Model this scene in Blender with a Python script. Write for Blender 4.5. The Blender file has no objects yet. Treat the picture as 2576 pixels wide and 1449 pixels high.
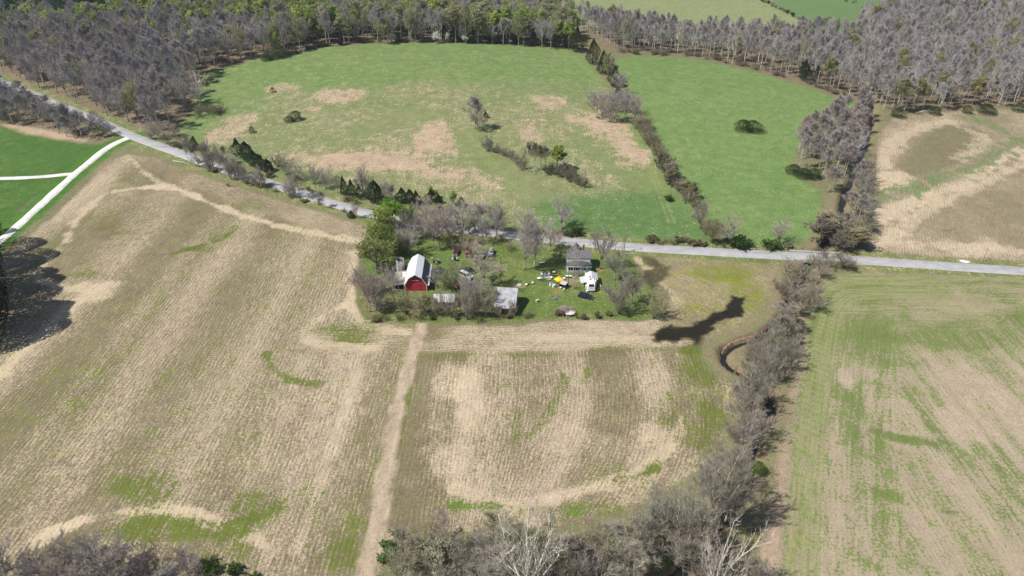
import bpy, math, random
import numpy as np
from mathutils import Vector, Matrix

R = math.radians
random.seed(11)
rng = np.random.default_rng(11)
SC = bpy.context.scene
COL = SC.collection

# ------------------------------------------------------------------ camera, sky, sun, exposure
CAM_H, PITCH, TX = 135.0, R(33.0), 0.7212
cam_d = bpy.data.cameras.new('camera')
cam_d.sensor_width = 36.0
cam_d.lens = 18.0 / TX
cam_d.clip_start, cam_d.clip_end = 1.0, 9000.0
cam = bpy.data.objects.new('camera', cam_d)
COL.objects.link(cam)
cam.location = (0, 0, CAM_H)
cam.rotation_euler = (R(90) - PITCH, 0, 0)
SC.camera = cam

SUN_EL, SHADOW_AZ = R(54), R(20)          # shadows fall to the right and a little away
world = bpy.data.worlds.new('World')
SC.world = world
world.use_nodes = True
wn = world.node_tree.nodes
sky = wn.new('ShaderNodeTexSky')
sky.sky_type = 'NISHITA'
sky.sun_disc = False
sky.sun_elevation = SUN_EL
sun_dir = Vector((-math.cos(SHADOW_AZ) * math.cos(SUN_EL), -math.sin(SHADOW_AZ) * math.cos(SUN_EL), math.sin(SUN_EL)))
sky.sun_rotation = math.atan2(sun_dir.x, sun_dir.y)
wn['Background'].inputs['Strength'].default_value = 0.075
world.node_tree.links.new(sky.outputs[0], wn['Background'].inputs['Color'])
sun_d = bpy.data.lights.new('sun', 'SUN')
sun_d.energy, sun_d.angle, sun_d.color = 4.9, R(0.5), (1.0, 0.955, 0.89)
sun = bpy.data.objects.new('sun', sun_d)
COL.objects.link(sun)
sun.location = (-200, -80, 300)
sun.rotation_euler = (-sun_dir).to_track_quat('-Z', 'Y').to_euler()
SC.view_settings.view_transform = 'Standard'
SC.view_settings.look = 'None'
SC.view_settings.exposure = 0.22
SC.view_settings.gamma = 1.0
SC.cycles.max_bounces = 5
SC.cycles.diffuse_bounces = 2
SC.cycles.transparent_max_bounces = 4

# ------------------------------------------------------------------ where things stand
cP, sP = math.cos(PITCH), math.sin(PITCH)
HILLS = []                                  # (x, y, radius x, radius y, height)

def hill(x, y):
    h = 0.0
    for hx, hy, rx, ry, hh in HILLS:
        h = h + hh * np.exp(-((x - hx) / rx) ** 2 - ((y - hy) / ry) ** 2)
    return h

def at(dx, dy, z=None):
    """ground point (or point on the plane z above the ground) seen at survey position dx, dy (2576 wide)"""
    xn = (dx - 1288) / 1288 * TX
    yn = -(dy - 724.5) / 1288 * TX
    r = (xn, cP + yn * sP, -sP + yn * cP)
    h = 0.0
    for _ in range(14):
        t = (CAM_H - h - (z or 0.0)) / -r[2]
        h = float(hill(r[0] * t, r[1] * t))
    return Vector((r[0] * t, r[1] * t, h))

HILLS_SPEC = [((1080, 190), 190, 120, 9.0), ((300, 120), 220, 150, 8.0), ((1850, 300), 120, 110, 3.0),
              ((2400, 60), 260, 160, 6.0), ((500, 900), 110, 120, 1.5)]
_tmp = []
for (dx, dy), rx, ry, hh in HILLS_SPEC:
    p = at(dx, dy)
    _tmp.append((p.x, p.y, rx, ry, hh))
HILLS += _tmp
_f = at(1280, 690)
HILLS_OFF = float(hill(_f.x, _f.y))

def depth_of(p):
    return p.y * cP + (CAM_H - p.z) * sP

def px2m(p, px):                            # survey pixels to metres at a point
    return px * depth_of(p) * TX / 1288

def tree_height(p, topy):
    yn = -(topy - 724.5) / 1288 * TX
    return p.y * (yn * cP - sP) / (cP + yn * sP) + CAM_H - p.z

def zoomer(x0, y0, k):
    return lambda x, y: ((x0 + x / k) * 0.644, (y0 + y / k) * 0.644)
z1 = zoomer(1360, 780, 2.8986)
z2 = zoomer(1900, 860, 3.45)
z3 = zoomer(0, 0, 1.8114)
z4 = zoomer(1300, 0, 1.8114)
z5 = zoomer(2600, 0, 1.8114)
z6 = zoomer(2600, 700, 1.8114)
zb = zoomer(1500, 980, 8.05)
za = zoomer(2080, 1040, 14.311)
zh = zoomer(2180, 920, 5.795)
zv = zoomer(1740, 950, 11.145)
zw = zoomer(1660, 1020, 11.709)
zs = zoomer(1900, 1080, 6.133)
zm = zoomer(1300, 1250, 1.449)
zr = zoomer(2600, 1250, 1.449)

# ------------------------------------------------------------------ tagging and mesh helpers
def tag(o, label=None, cat=None, group=None, kind=None):
    if label: o['label'] = label
    if cat: o['category'] = cat
    if group: o['group'] = group
    if kind: o['kind'] = kind
    return o

def empty(name, loc, rz=0.0):
    o = bpy.data.objects.new(name, None)
    o.empty_display_size = 0.5
    COL.objects.link(o)
    o.location = loc
    o.rotation_euler = (0, 0, rz)
    return o

class MB:
    def __init__(self):
        self.v, self.f, self.m = [], [], []
        self.mi = 0
    def face(self, pts):
        n = len(self.v)
        self.v += [tuple(p) for p in pts]
        self.f.append(tuple(range(n, n + len(pts))))
        self.m.append(self.mi)
        return self
    def box(self, x0, x1, y0, y1, z0, z1, rz=0.0, c=None):
        P = [(x0, y0, z0), (x1, y0, z0), (x1, y1, z0), (x0, y1, z0), (x0, y0, z1), (x1, y0, z1), (x1, y1, z1), (x0, y1, z1)]
        if rz:
            cx, cy = c or ((x0 + x1) / 2, (y0 + y1) / 2)
            k, s = math.cos(rz), math.sin(rz)
            P = [(cx + (a - cx) * k - (b - cy) * s, cy + (a - cx) * s + (b - cy) * k, z) for a, b, z in P]
        n = len(self.v)
        self.v += P
        for q in ((3, 2, 1, 0), (4, 5, 6, 7), (0, 1, 5, 4), (1, 2, 6, 5), (2, 3, 7, 6), (3, 0, 4, 7)):
            self.f.append(tuple(n + i for i in q)); self.m.append(self.mi)
        return self
    def prism(self, poly, axis, a, b, inset=0.0):
        """polygon in the plane across `axis`, extruded from a to b; inset shrinks the two ends a little (chamfer)"""
        def put(u, w, t):
            return (t, u, w) if axis == 'x' else ((u, t, w) if axis == 'y' else (u, w, t))
        n = len(self.v); k = len(poly)
        cu = sum(p[0] for p in poly) / k; cw = sum(p[1] for p in poly) / k
        rings = []
        if inset:
            e = abs(b - a) * 0.5
            c = min(inset, e * 0.5)
            sg = 1 if b > a else -1
            sc = lambda p: (p[0] + math.copysign(min(abs(p[0] - cu), inset), cu - p[0]), p[1] + math.copysign(min(abs(p[1] - cw), inset), cw - p[1]))
            rings = [([sc(p) for p in poly], a), (poly, a + sg * c), (poly, b - sg * c), ([sc(p) for p in poly], b)]
        else:
            rings = [(poly, a), (poly, b)]
        for pl, t in rings:
            self.v += [put(p[0], p[1], t) for p in pl]
        for r in range(len(rings) - 1):
            for i in range(k):
                j = (i + 1) % k
                self.f.append((n + r * k + i, n + r * k + j, n + (r + 1) * k + j, n + (r + 1) * k + i)); self.m.append(self.mi)
        self.f.append(tuple(n + i for i in reversed(range(k)))); self.m.append(self.mi)
        self.f.append(tuple(n + (len(rings) - 1) * k + i for i in range(k))); self.m.append(self.mi)
        return self
    def lathe(self, prof, n=14, c=(0, 0, 0), axis='z', cap=True):
        b = len(self.v)
        for r, z in prof:
            for i in range(n):
                a = 2 * math.pi * i / n
                p = (r * math.cos(a), r * math.sin(a), z)
                if axis == 'y': p = (p[0], p[2], p[1])
                if axis == 'x': p = (p[2], p[0], p[1])
                self.v.append((p[0] + c[0], p[1] + c[1], p[2] + c[2]))
        for k in range(len(prof) - 1):
            for i in range(n):
                j = (i + 1) % n
                self.f.append((b + k * n + i, b + k * n + j, b + (k + 1) * n + j, b + (k + 1) * n + i)); self.m.append(self.mi)
        if cap:
            self.f.append(tuple(b + i for i in reversed(range(n)))); self.m.append(self.mi)
            e = b + (len(prof) - 1) * n
            self.f.append(tuple(e + i for i in range(n))); self.m.append(self.mi)
        return self
    def tube(self, pts, rad, n=5):
        b = len(self.v); k = len(pts)
        for i, p in enumerate(pts):
            p = Vector(p)
            d = Vector(pts[min(i + 1, k - 1)]) - Vector(pts[max(i - 1, 0)])
            if d.length < 1e-6: d = Vector((0, 0, 1))
            d.normalize()
            u = d.cross(Vector((0.31, 0.87, 0.23))).normalized(); w = d.cross(u)
            r = rad[i] if isinstance(rad, (list, tuple)) else rad
            for j in range(n):
                a = 2 * math.pi * j / n
                self.v.append(tuple(p + u * (r * math.cos(a)) + w * (r * math.sin(a))))
        for i in range(k - 1):
            for j in range(n):
                q = (j + 1) % n
                self.f.append((b + i * n + j, b + i * n + q, b + (i + 1) * n + q, b + (i + 1) * n + j)); self.m.append(self.mi)
        self.f.append(tuple(b + j for j in reversed(range(n)))); self.m.append(self.mi)
        self.f.append(tuple(b + (k - 1) * n + j for j in range(n))); self.m.append(self.mi)
        return self
    def slab(self, pts, t):
        """a sheet through the quad/polygon pts with thickness t (downwards along its normal)"""
        P = [Vector(p) for p in pts]
        nn = (P[1] - P[0]).cross(P[2] - P[0]).normalized()
        if nn.z < 0: nn = -nn
        n = len(self.v); k = len(P)
        self.v += [tuple(p) for p in P] + [tuple(p - nn * t) for p in P]
        self.f.append(tuple(range(n, n + k))); self.f.append(tuple(reversed(range(n + k, n + 2 * k))))
        self.m += [self.mi] * 2
        for i in range(k):
            j = (i + 1) % k
            self.f.append((n + j, n + i, n + k + i, n + k + j)); self.m.append(self.mi)
        return self
    def mesh(self, name, mats):
        me = bpy.data.meshes.new(name)
        me.from_pydata(self.v, [], self.f)
        for m in (mats if isinstance(mats, (list, tuple)) else [mats]):
            me.materials.append(m)
        if any(self.m): me.polygons.foreach_set('material_index', self.m)
        me.update()
        return me
    def build(self, name, mats, parent=None, smooth=False, fix=True):
        me = self.mesh(name, mats)
        if fix:
            import bmesh
            bm = bmesh.new(); bm.from_mesh(me)
            bmesh.ops.recalc_face_normals(bm, faces=bm.faces)
            bm.to_mesh(me); bm.free()
        if smooth:
            me.shade_smooth()
        o = bpy.data.objects.new(name, me)
        COL.objects.link(o)
        if parent: o.parent = parent
        return o

def np_mesh(name, V, F, mats):
    """V (n,3), F (m,3 or 4) numpy"""
    me = bpy.data.meshes.new(name)
    k = F.shape[1]
    me.vertices.add(len(V)); me.vertices.foreach_set('co', np.asarray(V, np.float32).ravel())
    me.loops.add(F.size); me.loops.foreach_set('vertex_index', np.asarray(F, np.int32).ravel())
    me.polygons.add(len(F)); me.polygons.foreach_set('loop_start', np.arange(0, F.size, k, dtype=np.int32))
    for m in mats: me.materials.append(m)
    me.update(calc_edges=True)
    return me

# ------------------------------------------------------------------ materials
def mat(name, col=(.5, .5, .5), rough=0.8, metal=0.0, spec=0.3, var=0.0, vscale=2.0, col2=None, stretch=None, bump=0.0):
    m = bpy.data.materials.new(name); m.use_nodes = True
    nt = m.node_tree; b = nt.nodes['Principled BSDF']
    b.inputs['Roughness'].default_value = rough
    b.inputs['Metallic'].default_value = metal
    b.inputs['Specular IOR Level'].default_value = spec
    if var <= 0 and col2 is None:
        b.inputs['Base Color'].default_value = (*col, 1)
        return m
    tc = nt.nodes.new('ShaderNodeTexCoord')
    mp = nt.nodes.new('ShaderNodeMapping'); mp.inputs['Scale'].default_value = stretch or (1, 1, 1)
    nt.links.new(tc.outputs['Object'], mp.inputs[0])
    nz = nt.nodes.new('ShaderNodeTexNoise'); nz.inputs['Scale'].default_value = vscale; nz.inputs['Detail'].default_value = 5; nz.inputs['Roughness'].default_value = 0.65
    nt.links.new(mp.outputs[0], nz.inputs['Vector'])
    rp = nt.nodes.new('ShaderNodeValToRGB')
    c2 = col2 or tuple(c * (1 - var) for c in col)
    c1 = col if col2 else tuple(min(1, c * (1 + var)) for c in col)
    rp.color_ramp.elements[0].position = 0.36; rp.color_ramp.elements[0].color = (*c2, 1)
    rp.color_ramp.elements[1].position = 0.64; rp.color_ramp.elements[1].color = (*c1, 1)
    nt.links.new(nz.outputs['Fac'], rp.inputs[0])
    nt.links.new(rp.outputs[0], b.inputs['Base Color'])
    if bump:
        bp = nt.nodes.new('ShaderNodeBump'); bp.inputs['Strength'].default_value = bump; bp.inputs['Distance'].default_value = 0.05
        nt.links.new(nz.outputs['Fac'], bp.inputs['Height']); nt.links.new(bp.outputs[0], b.inputs['Normal'])
    return m

def seam_mat(name, col, rough, axis, pitch, depth, var=0.12, metal=0.0, rust=None):
    """sheet metal or boards: stripes along one axis, mottled"""
    m = mat(name, col, rough, metal, 0.4, var, 0.8)
    nt = m.node_tree; b = nt.nodes['Principled BSDF']
    tc = nt.nodes.new('ShaderNodeTexCoord'); sx = nt.nodes.new('ShaderNodeSeparateXYZ')
    nt.links.new(tc.outputs['Object'], sx.inputs[0])
    mm = nt.nodes.new('ShaderNodeMath'); mm.operation = 'MULTIPLY'; mm.inputs[1].default_value = 1.0 / pitch
    nt.links.new(sx.outputs[axis], mm.inputs[0])
    fr = nt.nodes.new('ShaderNodeMath'); fr.operation = 'FRACT'; nt.links.new(mm.outputs[0], fr.inputs[0])
    gt = nt.nodes.new('ShaderNodeMath'); gt.operation = 'LESS_THAN'; gt.inputs[1].default_value = 0.16; nt.links.new(fr.outputs[0], gt.inputs[0])
    mx = nt.nodes.new('ShaderNodeMix'); mx.data_type = 'RGBA'
    src = b.inputs['Base Color'].links[0].from_socket
    mul = nt.nodes.new('ShaderNodeMath'); mul.operation = 'MULTIPLY'; mul.inputs[1].default_value = depth; nt.links.new(gt.outputs[0], mul.inputs[0])
    nt.links.new(mul.outputs[0], mx.inputs['Factor']); nt.links.new(src, mx.inputs['A'])
    mx.inputs['B'].default_value = (*(c * 0.35 for c in col), 1)
    out = mx.outputs['Result']
    if rust:
        nz = nt.nodes.new('ShaderNodeTexNoise'); nz.inputs['Scale'].default_value = 0.45; nz.inputs['Detail'].default_value = 7; nz.inputs['Roughness'].default_value = 0.7
        nt.links.new(tc.outputs['Object'], nz.inputs['Vector'])
        rp = nt.nodes.new('ShaderNodeMapRange'); rp.inputs['From Min'].default_value = 0.5; rp.inputs['From Max'].default_value = 0.68
        nt.links.new(nz.outputs['Fac'], rp.inputs['Value'])
        m2 = nt.nodes.new('ShaderNodeMix'); m2.data_type = 'RGBA'; nt.links.new(rp.outputs[0], m2.inputs['Factor'])
        nt.links.new(out, m2.inputs['A']); m2.inputs['B'].default_value = (*rust, 1); out = m2.outputs['Result']
    nt.links.new(out, b.inputs['Base Color'])
    return m

def objcol_mat(name, var=0.25, vscale=0.6, attr=None, trans=0.0):
    """foliage and bark: colour from the object's own colour (or a mesh attribute), mottled"""
    m = bpy.data.materials.new(name); m.use_nodes = True
    nt = m.node_tree; b = nt.nodes['Principled BSDF']
    b.inputs['Roughness'].default_value = 0.9; b.inputs['Specular IOR Level'].default_value = 0.1
    if attr:
        s = nt.nodes.new('ShaderNodeAttribute'); s.attribute_name = attr; s.attribute_type = 'INSTANCER'; cs = s.outputs['Color']
    else:
        s = nt.nodes.new('ShaderNodeObjectInfo'); cs = s.outputs['Color']
    geo = nt.nodes.new('ShaderNodeNewGeometry')
    nz = nt.nodes.new('ShaderNodeTexNoise'); nz.inputs['Scale'].default_value = vscale; nz.inputs['Detail'].default_value = 3
    nt.links.new(geo.outputs['Position'], nz.inputs['Vector'])
    mr = nt.nodes.new('ShaderNodeMapRange'); mr.inputs['From Min'].default_value = .3; mr.inputs['From Max'].default_value = .7
    mr.inputs['To Min'].default_value = 1 - var; mr.inputs['To Max'].default_value = 1 + var
    nt.links.new(nz.outputs['Fac'], mr.inputs['Value'])
    vm = nt.nodes.new('ShaderNodeVectorMath'); vm.operation = 'SCALE'
    nt.links.new(cs, vm.inputs[0]); nt.links.new(mr.outputs[0], vm.inputs['Scale'])
    nt.links.new(vm.outputs[0], b.inputs['Base Color'])
    if trans:
        tr = nt.nodes.new('ShaderNodeBsdfTranslucent'); nt.links.new(vm.outputs[0], tr.inputs['Color'])
        ms = nt.nodes.new('ShaderNodeMixShader'); ms.inputs[0].default_value = trans
        nt.links.new(b.outputs[0], ms.inputs[1]); nt.links.new(tr.outputs[0], ms.inputs[2])
        nt.links.new(ms.outputs[0], nt.nodes['Material Output'].inputs['Surface'])
    return m

M_bark = objcol_mat('bark', 0.25, 1.5)
M_twig = objcol_mat('twigs', 0.2, 0.4)
M_leaf = objcol_mat('leaves', 0.35, 0.5, trans=0.3)
M_far_twig = objcol_mat('far_wood_twigs', 0.2, 0.15, attr='ccol')
M_far_leaf = objcol_mat('far_wood_leaves', 0.3, 0.3, attr='ccol', trans=0.3)
M_far_bark = objcol_mat('far_wood_bark', 0.2, 1.0, attr='bcol')
# ------------------------------------------------------------------ the lie of the land: survey outlines (2576 wide)
ROAD = [(-260, 120), (-120, 160), (0, 205), (60, 228), (150, 265), (250, 305), (340, 345), (450, 385), (560, 425), (680, 462), (800, 500), (900, 530),
        (945, 541), (1050, 562), (1150, 575), (1270, 590), (1420, 606), (1500, 614), (1600, 622), (1800, 634), (2000, 645), (2200, 657),
        (2400, 671), (2576, 682), (2750, 694), (2950, 706)]
DRIVE = [(-70, 655), (10, 598), (90, 527), (180, 445), (225, 408), (262, 378), (300, 356), (335, 343)]
SPUR = [(-160, 451), (0, 449), (100, 445), (192, 436)]
CREEK = [(2195, 240), (2185, 330), (2150, 430), (2122, 500), (2110, 560), (2075, 615), (2040, 655), (2012, 700), (1990, 735), (1978, 780),
         (1940, 825), (1890, 852), (1845, 866), (1822, 884), (1830, 915), (1870, 940), (1918, 975), (1938, 1005), (1935, 1050), (1905, 1085),
         (1892, 1130), (1885, 1180), (1862, 1250), (1805, 1320), (1760, 1380), (1700, 1450), (1640, 1540), (1600, 1650)]

def W(pts):
    return [tuple(at(*p)[:2]) for p in pts]
def smooth_line(P, step=3.0):
    """Catmull-Rom through the points, resampled"""
    P = [np.array(p, float) for p in P]
    P = [2 * P[0] - P[1]] + P + [2 * P[-1] - P[-2]]
    out = []
    for i in range(1, len(P) - 2):
        a, b, c, d = P[i - 1:i + 3]
        n = max(2, int(np.linalg.norm(c - b) / step))
        for k in range(n):
            t = k / n
            out.append(0.5 * (2 * b + (c - a) * t + (2 * a - 5 * b + 4 * c - d) * t * t + (3 * b - a - 3 * c + d) * t ** 3))
    out.append(P[-2])
    return np.array(out)

# ---- the ground grid: fine where the land is looked at, coarse to the horizon
xs = np.arange(-490, 490.1, 1.1)
ext = 490 * 1.09 ** np.arange(1, 25)
xs = np.concatenate([-ext[::-1], xs, ext])
ys = np.concatenate([np.linspace(-400, 10, 22), np.arange(14, 60, 4), np.arange(60, 210, 0.8), np.arange(210, 330, 0.95), np.arange(330, 760, 1.7), 760 * 1.06 ** np.arange(0, 30)])
NX, NY = len(xs), len(ys)
GX, GY = np.meshgrid(xs, ys)
gx, gy = GX.ravel().astype(np.float64), GY.ravel().astype(np.float64)
N = gx.size

def vnoise(x, y, scale, seed):
    t = np.random.default_rng(seed).random((256, 256))
    u, v = x / scale, y / scale
    iu, iv = np.floor(u).astype(int), np.floor(v).astype(int)
    fu, fv = u - iu, v - iv
    fu = fu * fu * (3 - 2 * fu); fv = fv * fv * (3 - 2 * fv)
    g = lambda a, b: t[a & 255, b & 255]
    return (g(iu, iv) * (1 - fu) + g(iu + 1, iv) * fu) * (1 - fv) + (g(iu, iv + 1) * (1 - fu) + g(iu + 1, iv + 1) * fu) * fv
def fbm(x, y, scale, seed, octs=4):
    s = 0; a = 1; tot = 0
    for k in range(octs):
        s = s + a * vnoise(x, y, scale / 2 ** k, seed + k); tot += a; a *= 0.55
    return s / tot
nA = fbm(gx, gy, 45, 1); nB = fbm(gx, gy, 14, 11); nC = fbm(gx, gy, 5, 21, 3)

def sstep(a, b, x):
    t = np.clip((x - a) / (b - a), 0, 1)
    return t * t * (3 - 2 * t)
def near(P, margin):
    P = np.asarray(P)
    return np.nonzero((gx > P[:, 0].min() - margin) & (gx < P[:, 0].max() + margin) & (gy > P[:, 1].min() - margin) & (gy < P[:, 1].max() + margin))[0]
def seg_dist(P, idx, closed=False):
    x, y = gx[idx], gy[idx]
    d = np.full(len(idx), 1e9)
    n = len(P)
    for i in range(n if closed else n - 1):
        (ax, ay), (bx, by) = P[i], P[(i + 1) % n]
        vx, vy = bx - ax, by - ay
        L = vx * vx + vy * vy + 1e-9
        t = np.clip(((x - ax) * vx + (y - ay) * vy) / L, 0, 1)
        d = np.minimum(d, (x - ax - t * vx) ** 2 + (y - ay - t * vy) ** 2)
    return np.sqrt(d)
def poly(pts, soft=1.5, warp=0.0, world=False, fine=0.0):
    P = pts if world else W(pts)
    idx = near(P, soft + warp + 1)
    x, y = gx[idx], gy[idx]
    ins = np.zeros(len(idx), bool)
    n = len(P)
    for i in range(n):
        (ax, ay), (bx, by) = P[i], P[(i + 1) % n]
        if ay == by: continue
        c = ((ay > y) != (by > y)) & (x < (bx - ax) * (y - ay) / (by - ay) + ax)
        ins ^= c
    d = seg_dist(P, idx, True) * np.where(ins, 1, -1)
    out = np.zeros(N, np.float32)
    out[idx] = sstep(-soft, soft, d + warp * 2 * (nB[idx] - 0.5) * 1.6 + fine * 2 * (nC[idx] - .5) * 1.6)
    return out
def line(pts, w, soft=0.8, warp=0.0, world=False, smooth=True):
    P = pts if world else W(pts)
    if smooth and len(P) > 2: P = [tuple(p) for p in smooth_line(P, 6.0)]
    idx = near(P, w + soft + warp + 1)
    d = seg_dist(P, idx)
    out = np.zeros(N, np.float32)
    out[idx] = 1 - sstep(w - soft, w + soft, d + warp * 2 * (nC[idx] - 0.5) * 1.5)
    return out
def blob(cx, cy, rx, ry, warp=0.5):
    c = at(cx, cy); ex = abs(at(cx + rx, cy).x - c.x); ey = abs(at(cx, cy - ry).y - c.y)
    r = np.sqrt(((gx - c.x) / ex) ** 2 + ((gy - c.y) / ey) ** 2) + warp * 2 * (nB - 0.5) + 0.25 * (nC - 0.5)
    return (1 - sstep(0.45, 1.1, r)).astype(np.float32)

base = np.zeros((N, 3), np.float32); over = np.zeros((N, 3), np.float32)
scol = np.ones((N, 3), np.float32) * np.array((.415, .335, .24), np.float32); oa = np.zeros(N, np.float32); straw = np.zeros(N, np.float32); row = np.zeros(N, np.float32)
fu = gx.copy(); fv = gy.copy()
def lay(m, b=None, o=None, a=None, s=None, r=None):
    global oa, straw, row
    if b is not None: base[:] = base * (1 - m[:, None]) + np.asarray(b, np.float32) * m[:, None]
    if o is not None: over[:] = over * (1 - m[:, None]) + np.asarray(o, np.float32) * m[:, None]
    if a is not None: oa = oa * (1 - m) + np.asarray(a, np.float32) * m
    if s is not None: straw = straw * (1 - m) + np.asarray(s, np.float32) * m
    if r is not None: row = row * (1 - m) + r * m
def flow(m, u, v):
    k = m > 0.5
    fu[k] = u[k]; fv[k] = v[k]
def addo(m, amt): 
    global oa
    oa = np.clip(oa + m * amt, 0, 1)
def adds(m, amt):
    global straw
    straw = np.clip(straw + m * amt, 0, 1)
    if amt > 0: k = np.clip(m * amt * 1.5, 0, 1)[:, None]; scol[:] = scol * (1 - k) + np.array((.49, .395, .275), np.float32) * k

GRASS = (0.12, 0.165, 0.06); GRASS_B = (0.10, 0.17, 0.055); DEAD = (0.39, 0.295, 0.205)
STUB = (0.205, 0.165, 0.105); WEED = (0.11, 0.135, 0.028)
LITTER = (0.20, 0.135, 0.095)
TWO = lambda a, b, n: np.asarray(a)[None, :] * (1 - n[:, None]) + np.asarray(b)[None, :] * n[:, None]

# 0 rough grass everywhere, then woodland floor
lay(np.ones(N, np.float32), TWO((.15, .15, .07), (.2, .17, .1), nB), GRASS, 0.25, 0.2, 0)
WOOD_NW = [(-500, -60), (1360, -60), (1430, 50), (1445, 128), (1150, 110), (900, 112), (800, 122), (640, 152), (520, 182), (480, 260), (520, 275), (460, 305), (430, 335), (345, 335), (250, 300), (150, 262), (60, 226), (-50, 190), (-400, 60)]
WOOD_W = [(-200, 190), (0, 212), (60, 240), (150, 277), (250, 318), (320, 350), (280, 358), (200, 352), (100, 338), (0, 312), (-200, 290)]
WOOD_NE = [(2160, 58), (2330, 32), (2380, -40), (2900, -60), (2900, 270), (2576, 268), (2420, 276), (2250, 288), (2195, 275), (2150, 255), (2050, 218), (1900, 176), (1750, 145), (1600, 132), (1555, 135), (1480, 100), (1440, 62), (1550, 80), (1700, 100), (1900, 108), (2060, 108), (2140, 110)]
for wpoly in (WOOD_NW, WOOD_W, WOOD_NE):
    lay(poly(wpoly, 3, 3), TWO(LITTER, (.14, .115, .075), nB), (.08, .12, .04), 0.12 + 0.25 * nA, 0.3, 0)

# 1 far fields beyond the wood
m = poly([(1330, -60), (1890, -60), (1960, 20), (2035, 66), (2110, 104), (1900, 112), (1700, 104), (1560, 84), (1440, 46)], 4)
lay(m, TWO((.155, .225, .085), (.215, .24, .11), nA), (.26, .24, .13), 0.25, 0.25, 0)
flow(m, gy * 1.0, gx * 1.0); lay(m, r=0.25)
m = poly([(1893, -60), (2400, -60), (2340, 25), (2160, 60), (2125, 104), (2040, 66), (1963, 20)], 4)
lay(m, TWO((.115, .185, .075), (.15, .21, .08), nA), (.08, .14, .05), 0.3, 0, 0)

# 2 big pasture: greener at the top, dead patches lower down
PASTURE = [(462, 305), (480, 285), (520, 180), (640, 150), (800, 121), (900, 111), (1000, 107), (1150, 107), (1300, 113), (1420, 120), (1470, 140), (1530, 220), (1600, 310), (1680, 400),
           (1740, 505), (1800, 612), (1560, 610), (1400, 595), (1330, 575), (1200, 560), (1000, 535), (860, 490), (700, 440), (560, 392), (480, 350), (440, 330)]
m = poly(PASTURE, 2, 1)
lay(m, TWO((.115, .195, .06), (.175, .22, .08), nB * .6 + nC * .4), DEAD, 0.06, 0.0, 0)
flow(m, gx, gy * 0.6)
low = poly([(540, 300), (700, 235), (900, 215), (1100, 208), (1300, 208), (1480, 215), (1530, 250), (1560, 320), (1640, 440), (1660, 490), (1330, 560), (1000, 510), (700, 425), (520, 350)], 14, 8)
lay(m * low, TWO((.135, .19, .07), (.23, .225, .11), nB * .5 + nA * .5), DEAD, 0.22 + 0.35 * (nA - .5), 0.0)
for cx, cy, rx, ry, k in [(1090, 350, 70, 40, .5), (1010, 390, 130, 32, .5), (900, 410, 120, 26, .5), (1120, 440, 120, 30, .4), (1540, 355, 60, 60, .7), (1600, 410, 45, 35, .6), (1480, 420, 60, 45, .25), (1380, 255, 35, 18, .5),
                          (1340, 325, 40, 22, .5), (1440, 300, 25, 14, .55), (850, 240, 60, 16, .6), (715, 220, 45, 12, .5), (580, 330, 55, 35, .5), (960, 345, 50, 15, .25), (780, 275, 30, 8, .6), (1270, 460, 90, 25, .3), (760, 390, 80, 20, .4)]:
    addo(m * blob(cx, cy, rx * 1.1, ry * 1.15, .9), k * .95)
for pts in ([(1180, 340), (1240, 400), (1330, 470), (1450, 530), (1560, 580)], [(1490, 350), (1560, 410), (1640, 480), (1690, 560)], [(930, 330), (1010, 300), (1060, 290)]):
    addo(m * line(pts, 7, 5, 5), -0.6)
lay(m * poly([(1320, 520), (1450, 495), (1640, 480), (1700, 500), (1800, 612), (1400, 600)], 8, 5), GRASS_B, None, 0.05, 0.0)
for o in (-1.1, 1.1):                                                       # wheel tracks
    for pts in ([(1150, 180), (1170, 220), (1165, 300), (1180, 345), (1250, 420), (1330, 500)], [(1420, 130), (1500, 200), (1560, 300), (1640, 430), (1690, 560)]):
        P = smooth_line(W(pts), 6.0) + np.array([o, 0.0])
        lay(m * line([tuple(p) for p in P], 0.5, 0.5, 0, True, False) * 0.55, (.24, .25, .1))

# 3 right-hand pasture, even bright green
PAST_R = [(1548, 152), (1600, 139), (1750, 149), (1900, 182), (2030, 222), (2150, 262), (2150, 290), (2010, 370), (1985, 430), (2065, 478), (2062, 560), (2025, 618), (1850, 618), (1790, 560), (1700, 445), (1640, 330), (1580, 222)]
m = poly(PAST_R, 2, 1)
lay(m, TWO((.11, .20, .055), (.165, .235, .08), nB * .5 + nA * .5), (.2, .21, .1), 0.25, 0, 0)
flow(m, gx * .7 - gy * .3, gy * 0.5 + gx * .3)

# 4 bright green crop on the left
m = poly([(-300, 290), (0, 316), (100, 345), (200, 362), (262, 366), (190, 436), (60, 548), (20, 575), (-70, 650), (-300, 640)], 1.5)
lay(m, TWO((.05, .12, .022), (.085, .15, .035), nC * .5 + nB * .5), (.12, .17, .05), 0.10 + .2 * (nA - .4), 0, 0)
lay(poly([(10, 312), (70, 318), (150, 335), (225, 352), (215, 360), (150, 352), (70, 335)], 2, 2), DEAD, None, 0.1, 0.3)
lay(line([(60, 530), (100, 497), (150, 468)], 2.2, 1.5, 1), (.16, .125, .105), GRASS, 0.2, 0.1)

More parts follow.
